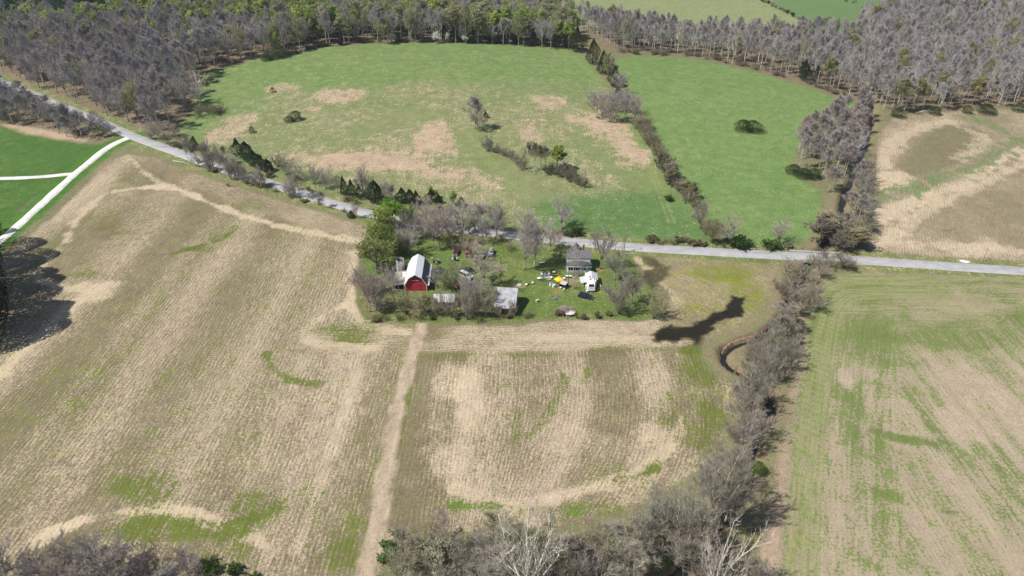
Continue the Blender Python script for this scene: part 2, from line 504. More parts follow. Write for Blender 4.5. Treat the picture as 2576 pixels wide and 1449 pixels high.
# 5 stubble: the big field left of the farm, and the field in front of it
STUBF = [(-300, 760), (20, 640), (60, 606), (100, 575), (190, 490), (262, 408), (320, 388), (400, 398), (480, 432), (600, 472), (700, 502), (800, 532), (880, 557), (940, 574),
         (915, 606), (903, 650), (893, 710), (893, 770), (918, 806), (1000, 814), (1065, 818), (1300, 818), (1400, 806), (1500, 804), (1600, 808), (1680, 800),
         (1690, 740), (1640, 690), (1580, 645), (1700, 648), (1960, 660), (1975, 700), (1955, 760), (1930, 800), (1880, 835), (1815, 862), (1812, 890), (1835, 940), (1845, 1010), (1830, 1080),
         (1790, 1140), (1720, 1200), (1640, 1250), (1560, 1290), (1400, 1320), (1200, 1330), (1000, 1340), (960, 1420), (900, 1560), (600, 1600), (-600, 1650)]
mS = poly(STUBF, 1.2, 0.6)
a0, a1 = at(1060, 818), at(925, 1425)
rd = np.array([a1.x - a0.x, a1.y - a0.y]); rd /= np.linalg.norm(rd)
pu = (gx - a0.x) * rd[1] - (gy - a0.y) * rd[0]; pv = (gx - a0.x) * rd[0] + (gy - a0.y) * rd[1]
lay(mS, TWO((.145, .125, .062), (.225, .185, .12), np.clip(nA * .5 + nB * .5 + .6 * (nC - .5), 0, 1)), WEED, 0.19 + .2 * (nA - .5), 0.47 + .30 * (nA - .5), 1.0)
flow(mS, pu + 1.5 * (nA - .5), pv)
# broad drill stripes along the rows
su = vnoise(pu, pv / 60, 5.5, 77); sw = vnoise(pu, pv / 90, 13, 78)
adds(mS, 0); straw = np.where(mS > .3, np.clip(straw + .36 * (su - .5) + .34 * (sw - .5), 0, 1), straw)
oa = np.where(mS > .3, np.clip(oa + .28 * (vnoise(pu, pv / 50, 9, 79) - .55), 0, 1), oa)
# middle field, rows that bend
MIDF = [(1050, 885), (1300, 880), (1600, 872), (1815, 868), (1845, 1010), (1790, 1140), (1640, 1250), (1400, 1320), (960, 1420), (985, 1085), (1010, 975)]
mM = poly(MIDF, 1.0, 0.5) * mS
yb = at(1470, 960).y
bend = np.clip(yb - gy, 0, None)
xw = np.clip((gx - at(1130, 1100).x) / 30, 0, 1)
u2 = (pu * (1 - xw) + (-(gx - a0.x) - 0.0075 * bend ** 2) * xw)
flow(mM, u2 + 1.2 * (nA - .5), pv)
s2 = vnoise(u2, pv / 60, 4.5, 91)
straw = np.where(mM > .3, np.clip(0.45 + .4 * (s2 - .5) + .45 * (nB - .5) + .3 * (nA - .5), 0, 1), straw)
oa = np.where(mM > .3, np.clip(0.16 + .45 * (vnoise(u2, pv / 50, 6, 92) - .5) + .3 * (nB - .5), 0, 1), oa)
# headland in front of the farm, rows across
mH = poly([(905, 806), (1065, 818), (1300, 818), (1400, 804), (1600, 806), (1660, 815), (1800, 845), (1815, 868), (1600, 874), (1300, 882), (1050, 886), (780, 880), (780, 850)], 1.5, 1) * mS
lay(mH, None, WEED, 0.12 + .3 * (nB - .5), 0.62 + .5 * (nB - .5), 0.8); flow(mH, gy + 1.0 * (nA - .5), gx)
# field by the creek, rows at a slant
mK = poly([(1585, 648), (1700, 650), (1960, 662), (1975, 700), (1955, 760), (1930, 800), (1880, 835), (1800, 850), (1660, 815), (1690, 740), (1640, 690)], 1.5, 1) * mS
u3 = gx * .78 + gy * .62
lay(mK, TWO((.19, .17, .09), (.25, .2, .12), nB), (.17, .19, .03), 0.28 + .3 * (nB - .5), 0.35 + .3 * (nB - .5), 1.0); flow(mK, u3 + 2 * (nA - .5), -gx * .62 + gy * .78)
for cx, cy, rx, ry, k in [(1800, 690, 110, 26, .35), (1880, 740, 60, 50, .35), (1780, 780, 80, 18, .2)]: addo(mK * blob(cx, cy, rx, ry), k)
# the strip along the road
mT = poly([(320, 388), (400, 398), (480, 432), (700, 502), (880, 557), (940, 574), (920, 604), (870, 592), (760, 566), (600, 515), (480, 468), (420, 450)], 1.2, .6) * mS
du = W([(420, 440), (880, 575)]); dd = np.array(du[1]) - np.array(du[0]); dd /= np.linalg.norm(dd)
lay(mT, STUB, WEED, 0.14, 0.42 + .4 * (nB - .5), 1.0); flow(mT, gx * dd[1] - gy * dd[0], gx * dd[0] + gy * dd[1])
# darker, less strawed ground towards the left
adds(mS * blob(120, 600, 180, 60, .3), -.22); adds(mS * blob(380, 430, 130, 40, .3), -.15); addo(mS * blob(140, 1000, 180, 150), .12)
# straw bands and wheelways
for pts, w, k in [([(-120, 1030), (0, 936), (90, 852), (170, 777), (227, 740)], 2.6, .75), ([(150, 722), (95, 700), (105, 670), (160, 610), (205, 540), (262, 490), (330, 476), (420, 470), (480, 490), (600, 538), (750, 580), (905, 606)], 1.8, .8),
                  ([(330, 402), (370, 440), (420, 470)], 1.6, .5), ([(100, 1352), (200, 1312), (300, 1287), (400, 1280), (470, 1290), (540, 1312)], 1.7, .8), ([(560, 1318), (620, 1345), (690, 1390)], 1.4, .6),
                  ([(1150, 1230), (1220, 1255), (1290, 1276), (1400, 1248), (1500, 1226), (1600, 1185), (1680, 1125), (1720, 1050)], 1.8, .5), ([(905, 890), (870, 1000), (835, 1120), (790, 1260), (740, 1400)], 1.8, .26),
                  ([(895, 640), (888, 720), (892, 780), (935, 822), (1040, 838)], 2.6, .55), ([(860, 770), (790, 810), (765, 856), (850, 872), (945, 876)], 2.0, .5), ([(150, 724), (210, 724), (290, 716)], 3, .5), ([(60, 345), (100, 400)], 1, .3)]:
    adds(mS * line(pts, w * .72, 1.0, 1.6), k * .85)
for cx, cy, rx, ry, k in [(240, 735, 60, 25, .4), (1180, 1020, 45, 90, .35), (1130, 960, 70, 50, .3), (1130, 1150, 60, 60, .25), (1640, 1100, 45, 40, .3), (880, 1010, 25, 90, .25), (1650, 960, 80, 60, .15), (1450, 850, 200, 12, .2)]:
    adds(mS * blob(cx, cy, rx, ry, .8), k)
for cx, cy, rx, ry, k in [(865, 838, 75, 36, .75), (350, 1240, 80, 36, .5), (250, 1235, 70, 30, .3), (620, 1270, 50, 34, .65), (830, 1300, 85, 85, .42), (760, 885, 45, 16, .45), (560, 600, 30, 10, .4), (500, 625, 60, 8, .35), (405, 960, 10, 40, .4), (640, 520, 30, 14, .35),
                          (450, 1330, 170, 28, .7), (640, 1400, 120, 50, .65), (860, 1400, 70, 40, .5), (230, 690, 70, 16, .5), (545, 740, 20, 20, .3), (330, 560, 60, 20, .15), (1250, 970, 40, 20, .4), (1300, 1060, 14, 50, .5), (1150, 900, 60, 14, .3), (1350, 892, 120, 8, .5), (1650, 880, 160, 9, .45), (1550, 1185, 90, 35, .5), (1390, 1280, 220, 30, .7), (1220, 1270, 70, 20, .5), (1770, 940, 55, 60, .4), (1740, 1050, 70, 90, .45), (1100, 895, 60, 10, .35), (1020, 1000, 16, 90, .35)]:
    addo(mS * blob(cx, cy, rx * 1.3, ry * 1.3, .9), k * .72)
for pts in ([(670, 895), (690, 930), (730, 955), (800, 965)], [(430, 640), (500, 620), (560, 600), (590, 572)], [(1420, 950), (1400, 1010), (1330, 1100)], [(1475, 930), (1470, 985)], [(1655, 1180), (1560, 1210)]):
    addo(mS * line(pts, 1.3, 1.0, 1.5), .5)
lay(mS * blob(1300, 1300, 330, 70, .5) * 0.7, None, (.09, .16, .025))
adds(mS * poly([(920, 1405), (960, 1340), (1000, 1335), (1000, 1420), (920, 1500)], 2, 2), .4)
# wet ground: dark soil left by standing water
wet = np.maximum.reduce([poly([(1636, 842), (1668, 826), (1720, 812), (1785, 799), (1824, 770), (1846, 745), (1884, 746), (1868, 772), (1872, 796), (1846, 802), (1805, 812), (1790, 832), (1786, 876), (1740, 880), (1722, 858), (1690, 858), (1655, 852)], .8, 1.6, fine=2.2),
                         0.55 * poly([(1600, 642), (1680, 645), (1690, 662), (1660, 690), (1635, 700), (1622, 730), (1610, 700), (1628, 670)], 1.6, 3.0, fine=3.5)])
lay(np.clip(wet * 1.25, 0, 1), (.020, .018, .013), (.10, .115, .02), 0.06 * nC, -0.5, 0.0)
adds(mS * line([(1585, 655), (1600, 690), (1660, 760)], 6, 3, 3), .3)
wet_attr = wet.copy()
# dirt track to the fields, with two darker ruts
TRACK = [(1070, 800), (1058, 822), (1040, 880), (1012, 970), (987, 1080), (966, 1200), (945, 1330), (922, 1430), (895, 1560)]
mP = line(TRACK, 1.95, 0.5, 0.8)
lay(mP, TWO((.47, .385, .285), (.40, .32, .23), nC), WEED, 0.08, 0.0, 0.1)
PT = smooth_line(W(TRACK), 5.0)
for o in (-.75, .7):
    lay(line([(p[0] + o, p[1]) for p in PT], 0.4, 0.35, 0.4, True, False) * .55, (.30, .22, .155))
side = line(TRACK, 8.5, 2.5, 2.0) * (1 - mP) * mS
adds(side, -.22); addo(side, .10)

# 6 upper-right stubble with a grassed waterway
UR = [(2205, 335), (2252, 292), (2420, 280), (2576, 272), (2900, 268), (2900, 690), (2576, 664), (2350, 652), (2195, 638), (2185, 600), (2200, 530), (2205, 430)]
m = poly(UR, 1.5, 1)
ur = vnoise(gx, gy, 30, 5)
u4 = gx * .93 - gy * .36
lay(m, TWO((.20, .165, .105), (.28, .23, .155), nB), WEED, 0.14 + .3 * (nA - .5), 0.38 + .5 * (nB - .5), 0.9); flow(m, u4, gx * .36 + gy * .93)
mi = poly([(2270, 400), (2300, 350), (2380, 315), (2450, 320), (2490, 345), (2440, 400), (2340, 440), (2280, 455)], 4, 4)
lay(mi, TWO((.17, .155, .09), (.2, .165, .105), nB), WEED, 0.2, 0.12, .3)
adds(poly([(2290, 560), (2420, 490), (2576, 420), (2900, 380), (2900, 660), (2576, 640), (2400, 600)], 3, 2), -.2)
for pts, w, k in [([(2200, 545), (2330, 492), (2450, 435), (2576, 372), (2700, 330)], 4, .5), ([(2255, 600), (2290, 555), (2400, 495), (2500, 450), (2600, 400)], 3, .35), ([(2230, 470), (2260, 445)], 7, .5), ([(2225, 420), (2240, 370), (2300, 330), (2400, 305)], 4, .3), ([(2440, 330), (2470, 350), (2420, 400)], 4, .4), ([(2480, 610), (2420, 640)], 4, .3), ([(2200, 608), (2400, 618), (2700, 640)], 3, .35)]:
    adds(m * line(pts, w, 2, 3), k)
for pts, w in [([(2205, 502), (2280, 480), (2350, 455), (2430, 430), (2492, 398), (2540, 365), (2600, 345)], 3.4), ([(2440, 292), (2475, 305), (2546, 345)], 3.0)]:
    lay(m * line(pts, w * 1.2, 3, 6) * .8, (.19, .20, .11), (.09, .17, .05), 0.52, 0.2, 0.1)
lay(m * poly([(2330, 466), (2420, 432), (2440, 446), (2360, 482)], 2, 3) * .7, (.22, .23, .12), None, .3, .3)

# 7 young green crop over pale ground, lower right
LR = [(2075, 705), (2130, 690), (2250, 690), (2576, 700), (2950, 715), (3100, 1650), (1930, 1650), (1955, 1449), (1975, 1250), (1985, 1130), (2005, 1000), (2022, 900), (2038, 800), (2052, 745)]
m = poly(LR, 1.2, 0.6)
mLR = m
scol[m > .5] = (.42, .345, .25)
EDGE = smooth_line(W([(2330, 722), (2180, 720), (2100, 732), (2062, 770), (2040, 850), (2018, 950), (2000, 1060), (1988, 1160), (1978, 1260), (1960, 1449), (1935, 1650)]), 5.0)
idx = np.nonzero(m > 0)[0]
de = np.full(N, 99.0); de[idx] = seg_dist([tuple(p) for p in EDGE], idx)
topb = gy > at(2150, 790).y; near_e = (de < 26) & ~topb
lay(m, TWO((.33, .265, .185), (.40, .325, .24), nB), TWO((.12, .15, .045), (.14, .18, .055), nA), 0.46, 0.15, 0.5)
flow(m, np.where(topb, gy + 2 * (nA - .5), np.where(near_e, de, gx + 3 * (nA - .5))), np.where(topb, gx, gy))
st = vnoise(np.where(topb, gy, np.where(near_e, de, gx + .05 * gy)), np.where(topb, gx, gy) / 28, 2.6, 55); st2 = vnoise(gx + .04 * gy, gy / 22, 7, 56)
top = sstep(at(2300, 960).y, at(2300, 800).y, gy)
gr = 0.47 + .55 * (st - .5) + .5 * (st2 - .5) + .35 * (nB - .5) + .30 * (nA - .5) + .15 * top
rt = sstep(at(2250, 1200).x, at(2576, 1200).x, gx)
gr = gr - .17 * rt * (1 - top)
oa = np.where(m > .3, np.clip(.45 + (gr - .5) * .62 + .35 * (nB - .5) + .25 * (nC - .5), 0, 1), oa)
for cx, cy, rx, ry, k in [(2400, 760, 220, 25, -.2), (2330, 800, 60, 20, -.3), (2280, 880, 50, 25, -.2), (2400, 850, 160, 40, .25), (2200, 870, 120, 60, .25), (2150, 1050, 60, 120, .2), (2130, 960, 25, 40, -.35), (2500, 1000, 60, 120, -.25), (2400, 1060, 60, 60, -.3)]:
    addo(m * blob(cx, cy, rx, ry, .6), k)
lay(m * top * .8, TWO((.25, .235, .13), (.3, .26, .155), nB))
for pts in ([(2200, 1085), (2280, 1105), (2390, 1135)], [(2190, 1225), (2280, 1250), (2390, 1290)], [(2160, 1215), (2270, 1262), (2385, 1282)], [(2240, 1100), (2390, 1118)], [(2480, 1130), (2560, 1240)], [(2430, 930), (2540, 1100)]):
    addo(m * line(pts, .8, .7, 1.6), .27)
# wheel tracks along its edge
lay(m * (1 - sstep(7, 10, de)).astype(np.float32) * .8, None, None, np.clip(.66 - .02 * de + .3 * (nB - .5), 0, 1))
for o in (1.5, 2.7, 4.3, 5.5, 7.2):
    q = m * (1 - sstep(.2, .6, np.abs(de - o))).astype(np.float32) * .65
    lay(q, (.25, .265, .115), (.25, .265, .115), None, 0.1)
# bare strip between this crop and the creek
lay(line([(2210, 690), (2120, 712), (2070, 745), (2048, 810), (2028, 890), (2005, 1000), (1978, 1130), (1960, 1260), (1935, 1449)], 2.6, 1.2, 1.5) * (1 - m), TWO((.37, .27, .2), (.3, .235, .165), nB), GRASS, 0.12, 0.3, 0)

# 8 the farmyard lawn
YARD = [(918, 804), (905, 760), (903, 690), (912, 620), (950, 572), (1000, 566), (1060, 575), (1270, 602), (1400, 612), (1500, 624), (1590, 634), (1600, 690), (1640, 735), (1680, 795), (1600, 806), (1500, 800), (1400, 800), (1300, 812), (1065, 814)]
m = poly(YARD, 1.2, 1.0)
lay(m, TWO((.085, .145, .03), (.135, .175, .05), nB * .6 + nC * .4), (.2, .185, .085), 0.18 + .5 * (nB - .45), 0.0, 0)
flow(m, gx, gy)
shr = poly([(905, 700), (1000, 690), (1010, 740), (1300, 760), (1300, 812), (1065, 814), (918, 804)], 3, 3)
lay(m * shr * .8, TWO((.10, .135, .035), (.16, .135, .075), nB), None, .3, .1)
lay(blob(*z1(1920, 985), 18, 11, .3), (.30, .22, .16), GRASS, .1, .1)
lay(blob(*z2(960, 960), 17, 13, .3) * .8, (.21, .18, .08))
lay(blob(*za(2150, 800), 26, 14, .4) * .85, (.27, .215, .14))
lay(blob(*z2(1540, 680), 16, 7, .3) * .8, (.24, .15, .09))
lay(line([(1225, 592), (1200, 610), (1190, 622)], 2.2, 1, 1) * .8, (.3, .28, .25))
lay(blob(*z1(1500, 390), 90, 12, .5) * .6, (.24, .2, .15))
# road verges
vg = line(ROAD, 7.0, 2.0, 2.0)
lay(vg * (1 - mS) * (1 - mLR), TWO((.10, .165, .04), (.2, .2, .08), nB), DEAD, 0.2, 0.1)
lay(line(DRIVE, 5.5, 1.2, 1.0), TWO((.05, .145, .02), (.08, .16, .03), nB), GRASS, 0.1, 0, 0)

# 9 creek: cut into the ground
CW = smooth_line(W(CREEK), 4.0)
idx = near(CW, 14)
dc = np.full(N, 99.0); dc[idx] = seg_dist([tuple(p) for p in CW], idx)
lay((1 - sstep(4, 9, dc + 3 * (nB - .5))).astype(np.float32), TWO((.19, .165, .09), (.27, .2, .14), nB), (.075, .15, .03), 0.30 + .4 * (nB - .5), 0.15, 0)
lay((1 - sstep(1.2, 2.4, dc + 1.8 * (nC - .5))).astype(np.float32), TWO((.17, .11, .07), (.22, .15, .1), nC), None, 0.0, 0.1, 0)
gz = hill(gx, gy)
gz = gz - 2.0 * (1 - sstep(.8, 2.3, dc + 1.6 * (nC - .5)))
roadW = smooth_line(W(ROAD), 4.0)
idr = near(roadW, 12); dr = np.full(N, 99.0); dr[idr] = seg_dist([tuple(p) for p in roadW[::2]], idr)
gz = gz + 0.10 * (nC - .5) * sstep(4, 8, dr)

gi = np.arange(N).reshape(NY, NX)
Fq = np.stack([gi[:-1, :-1], gi[:-1, 1:], gi[1:, 1:], gi[1:, :-1]], -1).reshape(-1, 4)

gm = bpy.data.materials.new('ground'); gm.use_nodes = True
nt = gm.node_tree; nd = nt.nodes; lk = nt.links.new
bs = nd['Principled BSDF']; bs.inputs['Roughness'].default_value = 0.95; bs.inputs['Specular IOR Level'].default_value = 0.08
def attr(n):
    a = nd.new('ShaderNodeAttribute'); a.attribute_name = n; return a
def mth(op, a, b=None, c=None, clamp=False):
    n = nd.new('ShaderNodeMath'); n.operation = op; n.use_clamp = clamp
    for i, x in enumerate((a, b, c)):
        if x is None: continue
        if isinstance(x, (int, float)): n.inputs[i].default_value = x
        else: lk(x, n.inputs[i])
    return n.outputs[0]
def noise(vec, scale, detail=4, rough=.6):
    n = nd.new('ShaderNodeTexNoise'); n.inputs['Scale'].default_value = scale; n.inputs['Detail'].default_value = detail; n.inputs['Roughness'].default_value = rough
    lk(vec, n.inputs['Vector']); return n.outputs['Fac']
aB, aO, aF, aS = attr('base'), attr('over'), attr('flow'), attr('strawcol')
geo = nd.new('ShaderNodeNewGeometry'); P = geo.outputs['Position']
sx = nd.new('ShaderNodeSeparateXYZ'); lk(aF.outputs['Vector'], sx.inputs[0])
U, V, RW = sx.outputs
cv = nd.new('ShaderNodeCombineXYZ'); lk(U, cv.inputs[0]); lk(mth('MULTIPLY', V, 0.07), cv.inputs[1])
FL = cv.outputs[0]
n_f = noise(P, 1.3, 5, .7); n_m = noise(P, 0.22, 4, .6); n_s = noise(FL, 3.0, 3, .6); n_w = noise(P, 1.9, 5, .72); n_t = noise(FL, 1.0, 4, .65)
wave = mth('SINE', mth('MULTIPLY', U, 2 * math.pi / 1.14))
# straw
sm = mth('ADD', mth('ADD', mth('MULTIPLY', n_s, .34), mth('MULTIPLY', n_w, .66)), mth('MULTIPLY', mth('MULTIPLY', wave, RW), 0.014))
sf = mth('ADD', mth('MULTIPLY', mth('SUBTRACT', sm, .5), 7.0), mth('ADD', mth('MULTIPLY', mth('SUBTRACT', aB.outputs['Alpha'], .5), 2.6), .5), clamp=True)
om = mth('ADD', mth('ADD', mth('MULTIPLY', n_t, .30), mth('MULTIPLY', n_w, -.30)), mth('ADD', mth('MULTIPLY', n_m, .3), mth('MULTIPLY', n_f, .7)))
of = mth('ADD', mth('MULTIPLY', mth('SUBTRACT', om, .5), 10.0), mth('ADD', mth('MULTIPLY', mth('SUBTRACT', aO.outputs['Alpha'], .5), 2.8), .5), clamp=True)
def mixc(f, a, b):
    m = nd.new('ShaderNodeMix'); m.data_type = 'RGBA'
    lk(f, m.inputs['Factor'])
    for s, x in (('A', a), ('B', b)):
        if isinstance(x, tuple): m.inputs[s].default_value = (*x, 1)
        else: lk(x, m.inputs[s])
    return m.outputs['Result']
c = mixc(sf, aB.outputs['Color'], aS.outputs['Color'])
c = mixc(of, c, aO.outputs['Color'])
# fine grain and row lines in the ground cover itself
g1 = mth('ADD', 1.0, mth('MULTIPLY', mth('SUBTRACT', n_f, .5), 1.5))
g2 = mth('ADD', 1.0, mth('MULTIPLY', mth('SUBTRACT', n_m, .5), .7))
g3 = mth('ADD', 1.0, mth('MULTIPLY', RW, mth('ADD', mth('MULTIPLY', wave, .05), mth('MULTIPLY', mth('SUBTRACT', n_s, .5), .6))))
sc_ = nd.new('ShaderNodeVectorMath'); sc_.operation = 'SCALE'
lk(c, sc_.inputs[0]); lk(mth('MULTIPLY', g1, mth('MULTIPLY', g2, g3)), sc_.inputs['Scale'])
lk(sc_.outputs[0], bs.inputs['Base Color'])
bp = nd.new('ShaderNodeBump'); bp.inputs['Strength'].default_value = 0.5; bp.inputs['Distance'].default_value = 0.25
lk(n_f, bp.inputs['Height']); lk(bp.outputs[0], bs.inputs['Normal'])

straw = straw - .5 * (1 - sstep(0, .06, np.clip(straw, 0, 1))); oa = oa - .3 * (1 - sstep(0, .06, oa))
me = np_mesh('ground', np.stack([gx, gy, gz], 1), Fq, [gm])
def set_attr(me, name, typ, arr):
    a = me.attributes.new(name, typ, 'POINT')
    a.data.foreach_set('vector' if typ == 'FLOAT_VECTOR' else 'color', np.ascontiguousarray(arr, np.float32).ravel())
set_attr(me, 'base', 'FLOAT_COLOR', np.concatenate([base, straw[:, None]], 1))
set_attr(me, 'strawcol', 'FLOAT_COLOR', np.concatenate([scol, np.ones((N, 1), np.float32)], 1))
set_attr(me, 'over', 'FLOAT_COLOR', np.concatenate([over, oa[:, None]], 1))
set_attr(me, 'flow', 'FLOAT_VECTOR', np.stack([fu, fv, row], 1))
me.shade_smooth()
ground = bpy.data.objects.new('ground', me); COL.objects.link(ground); tag(ground, 'farmland of stubble fields and green pastures seen from the air', 'ground', kind='structure')

def gz_at(x, y):
    """height of the ground, creek bed included, at a point"""
    h = float(hill(x, y))
    d = float(np.min(np.hypot(CW[:, 0] - x, CW[:, 1] - y)))
    t = min(1, max(0, (d - 1.1) / 1.5)); t = t * t * (3 - 2 * t)
    return h - 2.0 * (1 - t)

# ------------------------------------------------------------------ roads and water
def ribbon(name, P, w, m, lift=0.10, crown=0.06, label=None, cat=None):
    V, F = [], []
    n = len(P)
    for i in range(n):
        d = P[min(i + 1, n - 1)] - P[max(i - 1, 0)]; d = d / (np.linalg.norm(d) + 1e-9); nn = np.array([-d[1], d[0]])
        wj = w * (1 + (0 if 'paved' in name else random.uniform(-.09, .09)))
        for k, (s, z) in enumerate(((-1.12, -.25), (-1, 0), (0, crown), (1, 0), (1.12, -.25))):
            q = P[i] + nn * s * wj
            V.append((q[0], q[1], float(hill(q[0], q[1])) + lift + z))
    for i in range(n - 1):
        for k in range(4):
            a = i * 5 + k
            F.append((a, a + 1, a + 6, a + 5))
    me = np_mesh(name, np.array(V), np.array(F)[:, ::-1], [m])
    o = bpy.data.objects.new(name, me); COL.objects.link(o)
    return tag(o, label, cat, kind='structure')

def asphalt():
    m = mat('asphalt', (.37, .365, .37), .9, var=.10, vscale=.35)
    n = m.node_tree; b = n.nodes['Principled BSDF']; src = b.inputs['Base Color'].links[0].from_socket
    tc = n.nodes.new('ShaderNodeTexCoord')
    mp = n.nodes.new('ShaderNodeMapping'); mp.inputs['Scale'].default_value = (.06, .5, 1); mp.inputs['Rotation'].default_value = (0, 0, R(8))
    n.links.new(tc.outputs['Object'], mp.inputs[0])
    nz = n.nodes.new('ShaderNodeTexNoise'); nz.inputs['Scale'].default_value = 1.0; nz.inputs['Detail'].default_value = 5
    n.links.new(mp.outputs[0], nz.inputs['Vector'])
    mr = n.nodes.new('ShaderNodeMapRange'); mr.inputs['From Min'].default_value = .52; mr.inputs['From Max'].default_value = .7; n.links.new(nz.outputs['Fac'], mr.inputs['Value'])
    mx = n.nodes.new('ShaderNodeMix'); mx.data_type = 'RGBA'; n.links.new(mr.outputs[0], mx.inputs['Factor']); n.links.new(src, mx.inputs['A']); mx.inputs['B'].default_value = (.27, .265, .275, 1)
    n.links.new(mx.outputs['Result'], b.inputs['Base Color'])
    return m
M_asph = asphalt()
M_grav = mat('white_gravel', (.66, .635, .59), .95, var=.16, vscale=.35)
ribbon('paved_road', roadW, 2.75, M_asph, 0.16, .06, 'pale grey paved country road crossing the whole view', 'road')
ribbon('gravel_drive', smooth_line(W(DRIVE), 3.0), 1.9, M_grav, 0.10, .05, 'white gravel lane between the bright green crop and the stubble field', 'road')
ribbon('gravel_spur', smooth_line(W(SPUR), 3.0), 1.5, M_grav, 0.06, .05, 'short white gravel lane running off to the left edge', 'road')

M_water = mat('creek_water', (.018, .02, .015), .08, spec=.5)
V, F = [], []
for i, p in enumerate(CW):
    d = CW[min(i + 1, len(CW) - 1)] - CW[max(i - 1, 0)]; d = d / np.linalg.norm(d); nn = np.array([-d[1], d[0]])
    z = float(hill(*p)) - 1.45
    for s in (-1, 0, 1): V.append((p[0] + nn[0] * s * 1.6, p[1] + nn[1] * s * 1.6, z))
for i in range(len(CW) - 1):
    for k in (0, 1): F.append((i * 3 + k, i * 3 + k + 1, i * 3 + k + 4, i * 3 + k + 3))
o = bpy.data.objects.new('creek', np_mesh('creek', np.array(V), np.array(F)[:, ::-1], [M_water])); COL.objects.link(o)
tag(o, 'narrow dark creek winding down the right of the view', 'water', kind='structure')

# cut bank at the sharp bend of the creek: raw eroded earth
M_earth = mat('raw_earth', (.26, .19, .13), .95, var=.45, vscale=1.4, bump=.6)
bank = smooth_line(W([(1900, 843), (1850, 856), (1825, 873), (1817, 890)]), 0.7)
V, F = [], []
for i, p in enumerate(bank):
    d = bank[min(i + 1, len(bank) - 1)] - bank[max(i - 1, 0)]; d = d / np.linalg.norm(d); nn = np.array([-d[1], d[0]])
    j = random.uniform(-.4, .4)
    for s, z in ((0.3, -.10), (0.0 + j * .5, -.02), (-0.3 + j * .6, -.7), (-0.6 + j * .4, -1.2), (-.9, -1.9)):
        V.append((p[0] - nn[0] * s, p[1] - nn[1] * s, float(hill(*p)) + z + random.uniform(-.08, .08)))
for i in range(len(bank) - 1):
    for k in range(4): F.append((i * 5 + k, i * 5 + k + 1, i * 5 + k + 6, i * 5 + k + 5))
o = bpy.data.objects.new('creek_bank', np_mesh('creek_bank', np.array(V), np.array(F), [M_earth])); COL.objects.link(o)
tag(o, 'reddish eroded bank at the sharp bend of the creek', 'bank', kind='structure')
# ------------------------------------------------------------------ trees: prototypes at a reference height of 20 m, crown about 12 m wide
class Sprig:
    """collects thin blades (twigs) and small leaf faces fast"""
    def __init__(self):
        self.tri = []
    def blade(self, p, d, L, w, rnd):
        s = d.cross(Vector((rnd.uniform(-1, 1), rnd.uniform(-1, 1), rnd.uniform(-1, 1))))
        if s.length < 1e-4: return
        s.normalize()
        self.tri.append((p - s * w * .5, p + s * w * .5, p + d * L))

def rand_perp(d, rnd):
    while True:
        v = Vector((rnd.gauss(0, 1), rnd.gauss(0, 1), rnd.gauss(0, 1)))
        s = v - d * v.dot(d)
        if s.length > .2: return s.normalized()

